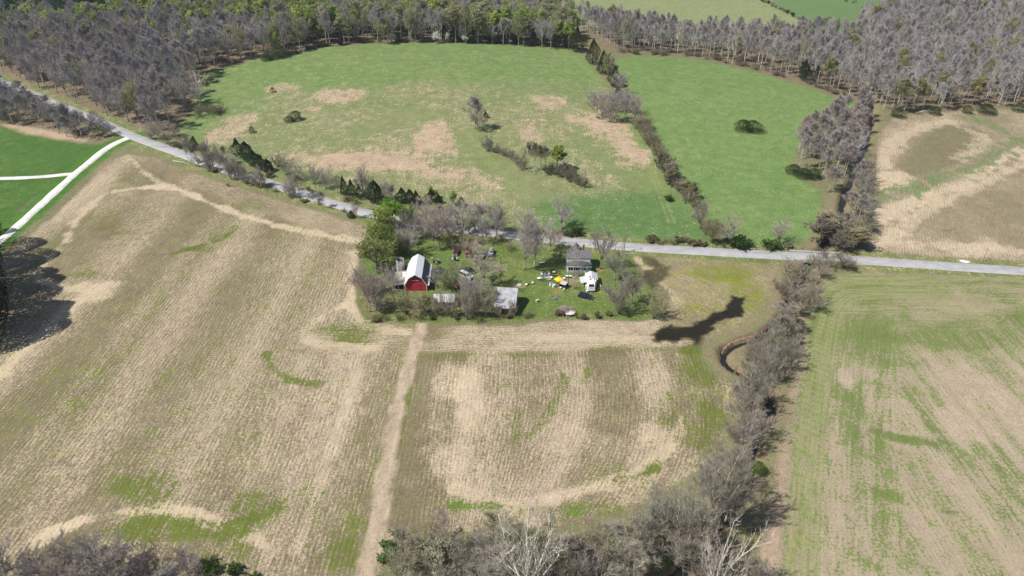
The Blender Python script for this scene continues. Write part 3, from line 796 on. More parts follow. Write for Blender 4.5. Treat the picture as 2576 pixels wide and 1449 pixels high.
def make_tree(seed, form='open', leaves=0, leaf_size=.3, twig_w=.068, twigs=13, density=1.0, lean=0.0, low=False):
    rnd = random.Random(seed)
    T, Cw, S = MB(), MB(), Sprig()
    L = MB() ; leafs = []
    def walk(p, d, length, r, n, wig, up):
        pts = [p.copy()]; rad = [r]
        for i in range(n):
            d = (d + Vector((rnd.gauss(0, wig), rnd.gauss(0, wig), rnd.gauss(0, wig * .7) + up))).normalized()
            p = p + d * (length / n)
            pts.append(p.copy()); rad.append(r * (1 - .8 * (i + 1) / n))
        return pts, rad, d
    def pos(pts, t):
        f = t * (len(pts) - 1); i = min(int(f), len(pts) - 2); a = f - i
        return pts[i].lerp(pts[i + 1], a), (pts[i + 1] - pts[i]).normalized()
    def twigset(pts, k):
        for _ in range(k):
            q, d = pos(pts, rnd.uniform(.15, 1))
            td = (d * rnd.uniform(.5, 1.2) + rand_perp(d, rnd) * rnd.uniform(.3, .9) + Vector((0, 0, .55))).normalized()
            ln = rnd.uniform(.7, 1.9)
            S.blade(q, td, ln, twig_w * rnd.uniform(.6, 1.2), rnd)
            if leaves and rnd.random() < leaves:
                for _ in range(2):
                    leafs.append((q + td * ln * rnd.uniform(.4, 1.1), leaf_size * rnd.uniform(.6, 1.3)))
    def sub(pts, lvl, r0, L0, number, t0):
        for k in range(number):
            t = t0 + (1 - t0) * (k + rnd.random()) / number
            q, d = pos(pts, t)
            ang = rnd.uniform(.45, 1.15)
            nd = (d * math.cos(ang) + rand_perp(d, rnd) * math.sin(ang) + Vector((0, 0, .3))).normalized()
            ln = L0 * rnd.uniform(.6, 1.1) * (1.15 - .55 * t)
            if lvl == 2:
                p2, r2, _ = walk(q, nd, ln, r0 * (1.1 - .6 * t), 4, .13, .05)
                Cw.tube(p2, r2, 3)
                sub(p2, 3, r0 * .4, ln * .5, max(2, int(5 * density)), .2)
                twigset(p2, 3)
            else:
                p2, r2, _ = walk(q, nd, ln, r0, 2, .15, .06)
                s = rand_perp(nd, rnd)
                for a, b in ((0, 1), (1, 2)):
                    w = .065 if a == 0 else .045
                    S.tri.append((p2[a] - s * w, p2[a] + s * w, p2[b]))
                twigset(p2, int(twigs * density))
    if form == 'open':                       # field-grown: short bole, wide crown
        th = rnd.uniform(4.5, 6.5); tr = .38
        pts, rad, d = walk(Vector((0, 0, -.3)), Vector((lean, 0, 1)).normalized(), th, tr, 4, .05, .1)
        rad = [tr * (1.25 if i == 0 else 1 - .1 * i) for i in range(len(rad))]
        T.tube(pts, rad, 7)
        n1 = rnd.randint(6, 8)
        for k in range(n1):
            a = 2 * math.pi * (k + rnd.uniform(-.3, .3)) / n1
            el = rnd.uniform(.55, 1.35) if k else 1.5
            nd = Vector((math.cos(a) * math.cos(el), math.sin(a) * math.cos(el), math.sin(el)))
            q, _ = pos(pts, rnd.uniform(.72, 1))
            ln = (7.0 + 7.5 * math.sin(el) ** 2) * rnd.uniform(.85, 1.05)
            p2, r2, _ = walk(q, nd, ln, .25, 6, .12, .06)
            T.tube(p2, r2, 5)
            sub(p2, 2, .11, ln * .55, int(11 * density) + 1, .18)
            twigset(p2, 6)
    elif form == 'forest':                   # forest-grown: long straight bole, crown in the upper half
        pts, rad, d = walk(Vector((0, 0, -.3)), Vector((lean, rnd.gauss(0, .02), 1)).normalized(), 17.5, .27, 7, .035, .08)
        T.tube(pts, rad, 6)
        n1 = rnd.randint(11, 14)
        t0 = rnd.uniform(.36, .5)
        for k in range(n1):
            t = t0 + (1 - t0) * (k + rnd.random()) / n1
            q, d = pos(pts, min(t, .99))
            a = 2.4 * k + rnd.uniform(-.4, .4); el = rnd.uniform(.7, 1.05) + .4 * (t - t0) / (1 - t0)
            nd = Vector((math.cos(a) * math.cos(el), math.sin(a) * math.cos(el), math.sin(el)))
            ln = 7.0 * (1.2 - .75 * (t - t0) / (1 - t0)) * rnd.uniform(.75, 1.1)
            p2, r2, _ = walk(q, nd, ln, .12, 5, .12, .05)
            T.tube(p2, r2, 4)
            sub(p2, 2, .06, ln * .55, int(7 * density) + 1, .2)
            twigset(p2, 6)
    elif form == 'shrub':                    # many stems from the ground
        for k in range(int(15 * density)):
            a = 2 * math.pi * rnd.random(); el = rnd.uniform(.6, 1.45)
            nd = Vector((math.cos(a) * math.cos(el), math.sin(a) * math.cos(el), math.sin(el)))
            ln = rnd.uniform(12, 19)
            p2, r2, _ = walk(Vector((math.cos(a) * .5, math.sin(a) * .5, -.3)), nd, ln, .16, 6, .12, .03)
            T.tube(p2, r2, 4)
            sub(p2, 2, .07, ln * .42, int(8 * density), .15)
            twigset(p2, 10)
    V = np.array([tuple(v) for t in S.tri for v in t], np.float32).reshape(-1, 3)
    for k, (c, s) in enumerate(leafs):
        u = Vector((rnd.gauss(0, 1), rnd.gauss(0, 1), rnd.gauss(0, .6))).normalized(); w = rand_perp(u, rnd)
        L.face([c - u * s - w * s * .6, c + u * s * .2 - w * s * .8, c + u * s + w * s * .2, c - u * s * .1 + w * s * .8])
    return T, Cw, V, L

def norm_proto(T, Cw, V, L):
    P = np.array(Cw.v + V.tolist(), np.float32)
    h = np.percentile(P[:, 2], 99.5); w = 2 * np.percentile(np.hypot(P[:, 0], P[:, 1]), 96)
    k = (12.5 / w, 12.5 / w, 20.0 / h)
    sc = lambda p: (p[0] * k[0], p[1] * k[1], p[2] * k[2])
    T.v = [sc(p) for p in T.v]; Cw.v = [sc(p) for p in Cw.v]; L.v = [sc(p) for p in L.v]
    return T, Cw, V * np.array(k, np.float32), L

def finish_proto(name, T, Cw, V, L):
    T, Cw, V, L = norm_proto(T, Cw, V, L)
    tm = T.mesh(name + '_trunk', M_bark); tm.shade_smooth()
    # crown: fine branches + twigs (material 0) and leaves (material 1) in one mesh
    v = list(Cw.v); f = list(Cw.f); m = [0] * len(f)
    n = len(v); v += [tuple(x) for x in V.tolist()]
    f += [(n + 3 * i, n + 3 * i + 1, n + 3 * i + 2) for i in range(len(V) // 3)]; m += [0] * (len(V) // 3)
    n = len(v); v += L.v; f += [tuple(n + i for i in q) for q in L.f]; m += [1] * len(L.f)
    cm = bpy.data.meshes.new(name + '_crown'); cm.from_pydata(v, [], f)
    cm.materials.append(M_twig); cm.materials.append(M_leaf)
    cm.polygons.foreach_set('material_index', m); cm.update()
    return tm, cm

def make_conifer(seed, kind='cedar'):
    """dense evergreen: leaf sprays set on a ragged cone"""
    rnd = random.Random(seed)
    T, L = MB(), MB()
    T.tube([(0, 0, -.3), (0, 0, 9), (.1, 0, 18.5)], [.45, .28, .05], 6)
    lob = [(rnd.uniform(0, 6.28), rnd.uniform(.1, .8), rnd.uniform(.15, .4)) for _ in range(9)]
    nl = 5200 if kind == 'bush' else 3200
    for _ in range(nl):
        t = rnd.random() ** 0.8
        if kind == 'cedar':
            prof = (1 - t ** 1.5) ** .8 * min(1, .6 + t * 3) * 5.6
            z = 1.0 + 19 * t
        elif kind == 'pine':
            prof = 5.5 * math.sin(math.pi * min(1, (t * .9 + .1))) ** .7; z = 6 + 14 * t
        else:                                # round evergreen or leafy bush
            prof = 6.0 * math.sqrt(max(0, 1 - abs(t * 1.25 - .25) ** 2.2)); z = 1 + 18 * t
        a = rnd.uniform(0, 6.28318)
        bulge = 1 + sum(w * math.exp(-((t - tc) / .16) ** 2) * max(0, math.cos(a - ac)) for ac, tc, w in lob) - .22
        r = prof * bulge * (1 - .55 * rnd.random() ** 2.2)
        c = Vector((math.cos(a) * r, math.sin(a) * r, z + rnd.gauss(0, .3)))
        out = Vector((math.cos(a), math.sin(a), rnd.uniform(-.1, .9))).normalized()
        w = rand_perp(out, rnd); s = rnd.uniform(.25, .55) if kind == 'bush' else rnd.uniform(.35, .8); up = out.cross(w)
        L.face([c - w * s * .5, c + out * s * .55 + up * s * .2, c + w * s * .5, c - out * s * .3 - up * s * .25])
    return T, L
def finish_conifer(name, T, L):
    tm = T.mesh(name + '_trunk', M_bark)
    cm = L.mesh(name + '_crown', M_leaf)
    return tm, cm

PROTO = {}
def reg(kind, n, fn):
    PROTO[kind] = [fn(i) for i in range(n)]
reg('open', 5, lambda i: finish_proto('open_tree', *make_tree(100 + i, 'open', lean=random.uniform(-.08, .08))))
reg('forest', 6, lambda i: finish_proto('forest_tree', *make_tree(200 + i, 'forest', twigs=11)))
reg('budding', 4, lambda i: finish_proto('budding_tree', *make_tree(300 + i, 'open' if i % 2 else 'forest', leaves=.35, leaf_size=.24)))
reg('leafing', 4, lambda i: finish_proto('leafing_tree', *make_tree(400 + i, 'open' if i % 2 else 'forest', leaves=.9, leaf_size=.40, twigs=8)))
reg('pale', 3, lambda i: finish_proto('pale_tree', *make_tree(500 + i, 'open' if i != 1 else 'forest', density=.66, twigs=9)))
reg('shrub', 4, lambda i: finish_proto('shrub', *make_tree(600 + i, 'shrub', twig_w=.10, twigs=15)))
reg('green_shrub', 3, lambda i: finish_proto('green_shrub', *make_tree(700 + i, 'shrub', leaves=.6, leaf_size=.6, twig_w=.10, twigs=9)))
reg('cedar', 4, lambda i: finish_conifer('cedar', *make_conifer(800 + i, 'cedar')))
reg('pine', 3, lambda i: finish_conifer('pine', *make_conifer(820 + i, 'pine')))
reg('evergreen', 3, lambda i: finish_conifer('evergreen', *make_conifer(840 + i, 'bush')))

def jit(c, k=.12):
    f = 1 + random.uniform(-k, k)
    return (c[0] * f * (1 + random.uniform(-.05, .05)), c[1] * f, c[2] * f * (1 + random.uniform(-.06, .06)), 1)
# colours of bark and twigs / leaves
BARK = {'open': (.34, .31, .28), 'forest': (.46, .43, .40), 'pale': (.62, .58, .53), 'budding': (.22, .19, .15), 'leafing': (.2, .17, .13), 'shrub': (.24, .2, .16), 'green_shrub': (.15, .13, .08), 'cedar': (.12, .09, .07), 'pine': (.14, .11, .09), 'evergreen': (.1, .09, .06)}
CROWN = {'open': (.41, .38, .345), 'forest': (.41, .38, .35), 'pale': (.50, .46, .41), 'budding': (.33, .33, .16), 'leafing': (.32, .42, .09), 'shrub': (.37, .325, .265), 'green_shrub': (.10, .15, .035), 'cedar': (.042, .062, .026), 'pine': (.05, .105, .055), 'evergreen': (.05, .085, .025)}
NAME = {'open': 'bare_tree', 'forest': 'bare_tree', 'pale': 'bare_tree', 'budding': 'budding_tree', 'leafing': 'leafing_tree', 'shrub': 'bare_shrub', 'green_shrub': 'green_shrub', 'cedar': 'cedar_tree', 'pine': 'pine_tree', 'evergreen': 'evergreen_bush'}
CAT = {'bare_tree': 'tree', 'budding_tree': 'tree', 'leafing_tree': 'tree', 'bare_shrub': 'shrub', 'green_shrub': 'shrub', 'cedar_tree': 'tree', 'pine_tree': 'tree', 'evergreen_bush': 'bush', 'dogwood_tree': 'tree'}
N_TREE = {}
def plant(kind, p, h, w, label, group=None, col=None, bark=None, cat=None, name=None, var=.12, pick=None):
    """p: foot on the ground; h height, w crown width (metres)"""
    nm = name or NAME[kind]
    protos = PROTO[kind]
    tm, cm = protos[pick % len(protos)] if pick is not None else random.choice(protos)
    z = gz_at(p[0], p[1])
    root = empty(nm, (p[0], p[1], z), random.uniform(0, 6.28))
    s = (w / 12.5, w / 12.5, h / 20.0)
    for mesh, part, c in ((tm, 'trunk', bark or BARK[kind]), (cm, 'crown', col or CROWN[kind])):
        o = bpy.data.objects.new(part, mesh); COL.objects.link(o); o.parent = root; o.scale = s
        o.color = jit(c, var)
    tag(root, label, cat or CAT.get(nm, 'tree'), group)
    N_TREE[kind] = N_TREE.get(kind, 0) + 1
    return root
def T(kind, base, topy, wpx, label, group=None, **k):
    p = at(*base)
    h = max(1.2, tree_height(p, topy)) * (1.1 if kind in ('open', 'pale', 'budding', 'forest') else 1.0); w = max(1.0, px2m(p, wpx)) * (1.22 if kind in ('open', 'pale', 'shrub') else 1.0)
    return plant(kind, p, h, w, label, group, **k)

def inside(P, x, y):
    c = False; n = len(P)
    for i in range(n):
        (ax, ay), (bx, by) = P[i], P[(i + 1) % n]
        if (ay > y) != (by > y) and x < (bx - ax) * (y - ay) / (by - ay) + ax: c = not c
    return c
def sdist(P, x, y, closed=True):
    best = 1e9; n = len(P)
    for i in range(n if closed else n - 1):
        (ax, ay), (bx, by) = P[i], P[(i + 1) % n]
        vx, vy = bx - ax, by - ay
        t = max(0, min(1, ((x - ax) * vx + (y - ay) * vy) / (vx * vx + vy * vy + 1e-9)))
        best = min(best, math.hypot(x - ax - t * vx, y - ay - t * vy))
    return best
def scatter(pts, step, jitter=.42, margin=1.0, ymax=760, xmax=560):
    P = W(pts)
    x0, x1 = min(p[0] for p in P), max(p[0] for p in P); y0, y1 = min(p[1] for p in P), max(p[1] for p in P)
    x0, x1, y1 = max(x0, -xmax), min(x1, xmax), min(y1, ymax)
    out = []
    j = 0
    y = y0
    while y < y1:
        x = x0 + (step * .5 if j % 2 else 0)
        while x < x1:
            a, b = x + random.uniform(-jitter, jitter) * step, y + random.uniform(-jitter, jitter) * step
            if inside(P, a, b) and sdist(P, a, b) > margin: out.append((a, b))
            x += step
        y += step * .87; j += 1
    return out
def proj(x, y, z=0.0):
    d = y * cP + (CAM_H - z) * sP
    u = x / d; v = (y * sP + (z - CAM_H) * cP) / d
    return 1288 + u / TX * 1288, 724.5 - v / TX * 1288

# ---- the woods.  Every tree placed here; the nearest ones stand alone, the farthest become one far wood
random.seed(5)
woods = []                                   # (distance, kind, x, y, h, w, colour, bark, label, group)
ROADW = [tuple(p) for p in roadW]
def add_wood(kind, x, y, h, w, label, group, col=None, bark=None):
    if proj(x, y)[1] < -22: return
    woods.append((math.hypot(x, y), kind, x, y, h, w, col, bark, label, group))
for x, y in scatter(WOOD_NW, 7.8, margin=1.5):
    X, Y = proj(x, y)
    if sdist(ROADW, x, y, False) < 6.5 or X < -260: continue
    if X > 1300 and Y > 40 and Y < 60: pass
    r = random.random()
    wob = 14 * math.sin(X / 95) + 8 * math.sin(X / 37)
    LW = 'tree in fresh yellow-green leaf among the bare upper left woods'; LG = 'leafing trees of the upper left woods'
    BW = 'bare grey-brown tree of the upper left woods above the road'; BG = 'bare trees of the upper left woods'
    UW = 'tree hazed with olive buds in the upper left woods'; UG = 'budding trees of the upper left woods'
    if Y < (104 if X < 620 else 84) + wob and X < 1050 and r < (.72 if Y < 60 else .5):
        add_wood('pine', x, y, random.uniform(19, 26), random.uniform(9, 12), 'dark green pine at the back of the upper left woods', 'pines at the back of the woods')
    elif Y < 150 + wob and random.random() < (.30 if X < 900 else .2):
        add_wood('leafing', x, y, random.uniform(17, 23), random.uniform(9, 13), LW, LG, (.36, .44, .11))
    elif X > 700 and random.random() < .38:
        add_wood('budding', x, y, random.uniform(18, 24), random.uniform(9, 12), UW, UG, (.36, .37, .20), (.42, .39, .36))
    elif random.random() < .07: add_wood('budding', x, y, random.uniform(17, 23), random.uniform(9, 12), UW, UG, (.36, .36, .18))
    elif random.random() < .05: add_wood('leafing', x, y, random.uniform(15, 20), random.uniform(8, 10), LW, LG, (.34, .42, .11))
    elif random.random() < .06: add_wood('pale', x, y, random.uniform(19, 24), random.uniform(9, 12), 'pale-barked bare tree in the upper left woods', 'pale trees of the upper left woods')
    elif random.random() < .3: add_wood('open', x, y, random.uniform(15, 23), random.uniform(10, 15), BW, BG, (.40, .37, .35))
    else: add_wood('forest', x, y, random.uniform(16, 25), random.uniform(7.5, 11.5), BW, BG, (.39, .36, .345) if X < 800 else (.42, .39, .355))
for x, y in scatter(WOOD_W, 7.0, margin=1.0):
    if sdist(ROADW, x, y, False) < 5.5: continue
    X, Y = proj(x, y)
    if X < -120: continue
    hh = min(random.uniform(11, 17), tree_height(Vector((x, y, float(hill(x, y)))), np.interp(X, [p[0] for p in ROAD], [p[1] for p in ROAD]) + random.uniform(-34, 4)))
    if hh < 2.5: continue
    add_wood(random.choice(['forest', 'open']), x, y, hh, min(random.uniform(8, 11), hh * .9 + 1), 'bare grey-brown tree between the road and the bright green crop', 'bare trees of the strip below the road', (.35, .325, .32))
for x, y in scatter(WOOD_NE, 6.6, margin=1.0):
    X, Y = proj(x, y)
    if X > 2800: continue
    r = random.random()
    if r < .10: add_wood('pale', x, y, random.uniform(17, 23), random.uniform(6, 9), 'pale-barked bare tree in the upper right woods', 'pale trees of the upper right woods')
    elif r < .16: add_wood('budding', x, y, random.uniform(15, 20), random.uniform(7, 9), 'tree hazed with olive buds in the upper right woods', 'budding trees of the upper right woods')
    elif r < .18 and X < 2200: add_wood('cedar', x, y, random.uniform(9, 14), random.uniform(4.5, 6), 'dark cedar among the bare trees of the upper right woods', 'cedars of the upper right woods')
    else: add_wood('forest', x, y, random.uniform(14, 21), random.uniform(5.5, 8.5), 'bare mauve-grey tree of the upper right woods', 'bare trees of the upper right woods', (.42, .385, .365), (.62, .585, .55))
# ---- the trees one can tell apart
random.seed(21)
GREEN_BRIGHT = (.22, .38, .035); OLIVE = (.17, .22, .06); MAUVE = (0.392, 0.315, 0.284); PALE = (0.500, 0.452, 0.390); BEIGE = (0.441, 0.399, 0.256); GREY = (0.399, 0.357, 0.318)
B = lambda f, x, y: f(x, y)
def TZ(kind, f, base, topy, wz, label, group=None, **k):
    a, b = f(*base), f(base[0], topy); c = f(base[0] + wz, base[1])
    return T(kind, a, b[1], abs(c[0] - a[0]), label, group, **k)
# around the farmyard
TZ('leafing', z1, (500, 300), 5, 370, 'bright green leafing tree beside the road behind the farmyard', col=GREEN_BRIGHT, pick=1)
TZ('leafing', z1, (650, 330), 60, 200, 'smaller bright green tree beside the tallest leafing tree by the road', col=(.19, .35, .035), pick=3)
TZ('budding', z1, (410, 560), 165, 400, 'olive-green budding tree behind the silo, largest of the left yard edge', col=(.23, .29, .07), pick=1)
TZ('budding', z1, (470, 640), 330, 300, 'olive-green tree filling the gap behind the silo', col=(.21, .27, .07), pick=3)
TZ('budding', z1, (320, 795), 450, 430, 'spreading olive-tinged tree at the left edge of the yard beside the silo', col=(.26, .29, .11), pick=1)
TZ('leafing', z1, (560, 640), 500, 150, 'young light green tree just behind the silo', col=(.22, .31, .07), pick=1)
TZ('open', z1, (600, 480), 180, 260, 'dark bare tree between the green trees and the road', col=(0.262, 0.214, 0.200))
TZ('open', z1, (245, 1270), 790, 330, 'mauve bare tree at the lower left corner of the farmyard', col=MAUVE, pick=0)
TZ('open', z1, (170, 1090), 800, 230, 'mauve bare tree on the left field edge, above the corner tree', col=MAUVE, pick=2)
TZ('pale', z1, (520, 1245), 790, 190, 'thin leaning grey tree in front of the barn lean-to', col=GREY, bark=(0.357, 0.322, 0.267), pick=1)
TZ('open', z1, (420, 1010), 760, 230, 'bare grey tree left of the barn lean-to', col=GREY)
TZ('shrub', z1, (380, 1290), 1130, 120, 'small grey sapling clump on the green verge near the field corner', col=GREY)
TZ('shrub', z1, (770, 1285), 1075, 330, 'broad beige thicket in front of the red barn', col=BEIGE, pick=0)
TZ('shrub', z1, (650, 1270), 1075, 240, 'lower beige thicket left of the one before the red barn', col=(0.322, 0.298, 0.178), pick=1)
TZ('budding', z1, (870, 1290), 1100, 170, 'olive thicket tree between the barn and the dirt track', col=(.24, .25, .13), pick=1)
TZ('open', z1, (1040, 555), 130, 300, 'round mauve tree standing behind the parked vehicles', col=MAUVE, bark=(0.262, 0.226, 0.190), pick=1)
TZ('open', z1, (850, 420), 160, 230, 'mauve bare tree by the road, left of the round mauve tree', col=MAUVE)
TZ('open', z1, (760, 330), 80, 250, 'grey bare tree by the road above the barn', col=GREY)
TZ('open', z1, (1130, 350), 60, 240, 'grey bare tree by the road behind the round mauve tree', col=GREY)
TZ('pale', z1, (1295, 460), 105, 260, 'whitish branching tree by the road in the middle of the yard edge', col=PALE, bark=(0.465, 0.437, 0.374), pick=0)
TZ('open', z1, (1440, 350), 30, 330, 'large grey bare tree across the road from the yard', col=GREY, pick=3)
TZ('open', z1, (1680, 420), 60, 230, 'tall bare tree at the gravel entrance of the farmyard', col=GREY, pick=2)
TZ('open', z1, (1400, 655), 445, 290, 'round mauve-brown tree over the row of parked cars', col=(0.345, 0.286, 0.223), pick=4)
TZ('open', z1, (1525, 965), 600, 430, 'wide pale-branched tree in the middle of the yard above the grey shed', col=(0.392, 0.357, 0.290), bark=(0.429, 0.381, 0.301), pick=1)
TZ('shrub', z1, (1190, 1010), 700, 330, 'green-grey multi-stemmed tree between barn and red truck', col=(.26, .275, .17), pick=2)
TZ('open', z1, (1995, 795), 150, 330, 'tall pale tree with a crooked white bole in the middle of the lawn', col=PALE, bark=(0.465, 0.419, 0.331), pick=2)
TZ('open', z2, (645, 662), 30, 430, 'tallest pale grey tree of the lawn left of the house', col=PALE, bark=(0.500, 0.452, 0.378), pick=3)
TZ('open', z2, (850, 420), 60, 330, 'grey bare tree near the road left of the house roof', col=(0.369, 0.322, 0.284), pick=0)
TZ('shrub', z2, (970, 560), 400, 170, 'dark thicket against the left wall of the house', col=(0.238, 0.214, 0.167))
TZ('open', z2, (1530, 655), 120, 330, 'round grey tree right behind the house', col=(0.357, 0.327, 0.278), bark=(0.310, 0.273, 0.223), pick=1)
TZ('open', z2, (1725, 810), 445, 310, 'grey-green tree on the lawn right of the metal shed roof', col=(0.298, 0.292, 0.234), pick=4)
TZ('shrub', z2, (1800, 1270), 740, 420, 'large dense grey thicket at the right edge of the lawn', col=(0.303, 0.280, 0.239), pick=3)
TZ('open', z2, (1960, 1120), 730, 250, 'dark bare tree at the right edge of the lawn behind the grey thicket', col=(0.286, 0.250, 0.211))
TZ('shrub', z2, (2250, 1330), 930, 350, 'beige thicket at the lower right corner of the lawn', col=BEIGE, pick=0)
TZ('pale', z2, (1163, 745), 400, 190, 'slim bare tree right before the house porch', col=(0.405, 0.357, 0.290), bark=(0.476, 0.417, 0.334), pick=1)
TZ('pale', z2, (1165, 935), 800, 110, 'small pruned bare tree beside the trailer', col=(0.405, 0.357, 0.223), bark=(0.476, 0.429, 0.290), pick=2)
TZ('shrub', z2, (1240, 745), 690, 120, 'tangle of bare shrubs along the porch', col=(0.333, 0.286, 0.245))
for bx, by, ty, w, lab in [(985, 1320, 1060, 110, 'thin bare tree at the left end of the middle white-roofed shed'), (1120, 1330, 1110, 120, 'grey bush below the white-roofed shed'), (1190, 1320, 1080, 130, 'thin bare tree at the right end of the white-roofed shed'),
                           (1350, 1360, 930, 190, 'tall pale sapling cluster between the two sheds'), (1440, 1300, 1010, 180, 'beige bush-like tree between the two sheds, nearer the grey one'), (1560, 1320, 1080, 190, 'greenish beige tree close to the left wall of the grey shed'),
                           (1270, 1290, 1040, 150, 'bare dark tree over the right end of the white-roofed shed'), (1700, 1330, 1180, 110, 'bare brush before the grey shed, left part'), (1850, 1320, 1130, 120, 'bare brush before the grey shed, right part'), (1440, 1080, 880, 150, 'mauve bush right of the rusty flatbed')]:
    TZ(random.choice(['shrub', 'shrub', 'open']), z1, (bx, by), ty, w, lab, col=random.choice([BEIGE, GREY, (0.357, 0.322, 0.223)]))
for i in range(26):                                                        # green brush along the field edge of the yard
    x = random.uniform(930, 1640); y = 806 + random.uniform(-9, 4) - (6 if x > 1300 else 0)
    if 1045 < x < 1085: continue
    T(random.choice(['green_shrub', 'shrub']), (x, y), y - random.uniform(8, 17), random.uniform(14, 26), 'low brush on the field edge below the farmyard', 'brush along the lower yard edge', col=random.choice([(.13, .18, .05), (0.238, 0.238, 0.111), (0.286, 0.250, 0.156)]))
for bx, by, ty, w, lab in [(330, 1255, 905, 210, 'bare grey tree on the verge between the corner tree and the barn'), (1065, 1300, 1020, 170, 'bare tree in front of the white-roofed shed'),
                           (1330, 1180, 880, 220, 'bare pale tree behind the white-roofed shed, beside the red truck'), (1420, 1230, 900, 230, 'tall bare tree midway between the two sheds'), (1600, 1230, 960, 190, 'bare tree hugging the left wall of the grey shed'), (60 + 940, 1010, 800, 190, 'small bare tree on the shadow side of the barn'),
                           (690, 620, 300, 240, 'bare grey tree behind the barn roof'), (960, 470, 190, 220, 'bare tree at the back of the yard beside the round mauve tree'), (1180, 480, 200, 210, 'bare tree at the back of the yard behind the tractor'), (1560, 500, 200, 210, 'bare tree at the back of the yard behind the silver-blue car')]:
    TZ('open', z1, (bx, by), ty, w, lab, col=random.choice([(.41, .38, .34), (.38, .34, .32), (.42, .385, .32)]))
# strip of trees between yard and road, partly hiding the road
for x, y, t, w in [(1020, 565, 528, 50), (1075, 560, 505, 55), (1105, 572, 520, 50), (1150, 566, 515, 55), (1210, 575, 520, 50), (1245, 585, 515, 45), (1180, 590, 552, 36), (1120, 600, 565, 34), (1330, 590, 545, 40), (1060, 600, 560, 40)]:
    T(random.choice(['open', 'open', 'forest', 'budding', 'shrub']), (x, y), t, w, 'bare tree of the roadside strip behind the farmyard', 'trees of the roadside strip behind the yard', col=random.choice([GREY, MAUVE, (0.322, 0.298, 0.223)]))
for x, y in [(1130, 622), (1205, 612), (1240, 612), (1265, 605), (1280, 628), (1165, 628)]:
    T('shrub', (x, y), y - 18, 32, 'low bare bush at the back of the yard', 'low bushes at the back of the yard', col=(0.298, 0.262, 0.167))

# along the road, left to right
for i, (x, y, t, w, lab) in enumerate([(600, 392, 350, 26, 'dark cedar, leftmost of the cluster above the road'), (622, 400, 358, 34, 'dark cedar in the cluster above the road, wide and second from the left'), (640, 415, 378, 30, 'dark cedar in the middle of the cluster above the road'),
                                       (655, 425, 390, 30, 'dark cedar right of the middle of the cluster above the road'), (675, 432, 402, 30, 'dark cedar at the right end of the cluster above the road'), (492, 375, 344, 18, 'lone dark cedar beside the road nearest the junction'),
                                       (866, 492, 446, 18, 'narrow dark cedar above the road, left of a pair'), (886, 496, 453, 20, 'narrow dark cedar above the road, right of a pair'), (945, 508, 456, 40, 'wide dark cedar above the road'), (905, 500, 466, 18, 'small dark cedar behind the pair above the road'),
                                       (1012, 508, 474, 28, 'dark cedar left of three behind the bright green tree'), (1032, 512, 478, 30, 'dark cedar between two others behind the bright green tree'), (1048, 514, 482, 22, 'dark cedar right of three behind the bright green tree'),
                                       (1085, 508, 480, 30, 'dark cedar with a yellow-green neighbour at the foot of the pasture'), (1104, 512, 490, 18, 'small dark cedar at the foot of the pasture'), (1160, 520, 497, 18, 'small dark cedar alone at the foot of the pasture'), (884, 548, 531, 17, 'small dark cedar on the field side of the road'),
                                       (1830, 318, 302, 8, '')]):
    if lab: T('cedar', (x, y), t - 2, w * 1.35, lab)
T('leafing', (1085, 500), 470, 30, 'yellow-green tree behind the cedars at the foot of the pasture', col=(.33, .38, .1))
T('leafing', (1142, 515), 482, 24, 'slim yellow-green tree at the foot of the pasture', col=(.33, .38, .1))
for x, y, t, w in [(470, 370, 335, 30), (520, 395, 350, 34), (545, 405, 365, 34), (565, 415, 372, 36), (590, 440, 395, 36), (610, 452, 400, 34), (700, 420, 385, 36), (720, 440, 395, 40), (750, 450, 405, 45), (790, 462, 415, 40), (820, 475, 425, 45), (850, 485, 440, 36), (915, 495, 428, 46), (930, 500, 440, 40), (965, 505, 455, 36), (985, 515, 470, 36), (500, 420, 395, 26), (530, 430, 408, 28), (735, 480, 445, 28), (755, 497, 440, 46), (790, 505, 480, 24), (400, 352, 300, 50), (440, 345, 312, 30), (420, 362, 330, 30), (380, 350, 322, 26)]:
    T(random.choice(['open', 'shrub', 'shrub', 'forest']), (x, y), t, w, 'bare grey tree of the roadside hedge below the big pasture', 'bare trees along the road', col=random.choice([GREY, (0.298, 0.262, 0.223), (0.357, 0.322, 0.223)]))
for x, y, t, w in [(590, 445, 385, 34), (880, 470, 470, 1), (575, 440, 404, 26)]:
    if w > 2: T('pale', (x, y), t, w, 'pale thin tree beside the road near the cedar cluster', 'pale thin trees by the road', col=PALE)
for i in range(24):
    x = random.uniform(430, 930); y = np.interp(x, [p[0] for p in ROAD], [p[1] for p in ROAD]) + random.uniform(13, 22)
    T(random.choice(['forest', 'open', 'pale', 'shrub']), (x, y), y - random.uniform(26, 56), random.uniform(16, 30), 'thin bare tree on the field side of the road left of the farm', 'thin trees on the field side of the road', col=random.choice([(.42, .39, .36), (.38, .34, .31)]))
for i in range(34):
    x = random.uniform(400, 900); f = np.interp(x, [p[0] for p in ROAD], [p[1] for p in ROAD])
    y = f + random.choice([-1, -1, 1]) * random.uniform(13, 20)
    T(random.choice(['shrub', 'green_shrub']), (x, y), y - random.uniform(6, 14), random.uniform(14, 26), 'low roadside bush left of the farm', 'low bushes along the left road', col=random.choice([(0.238, 0.226, 0.123), (.14, .17, .06), (0.322, 0.280, 0.200)]))
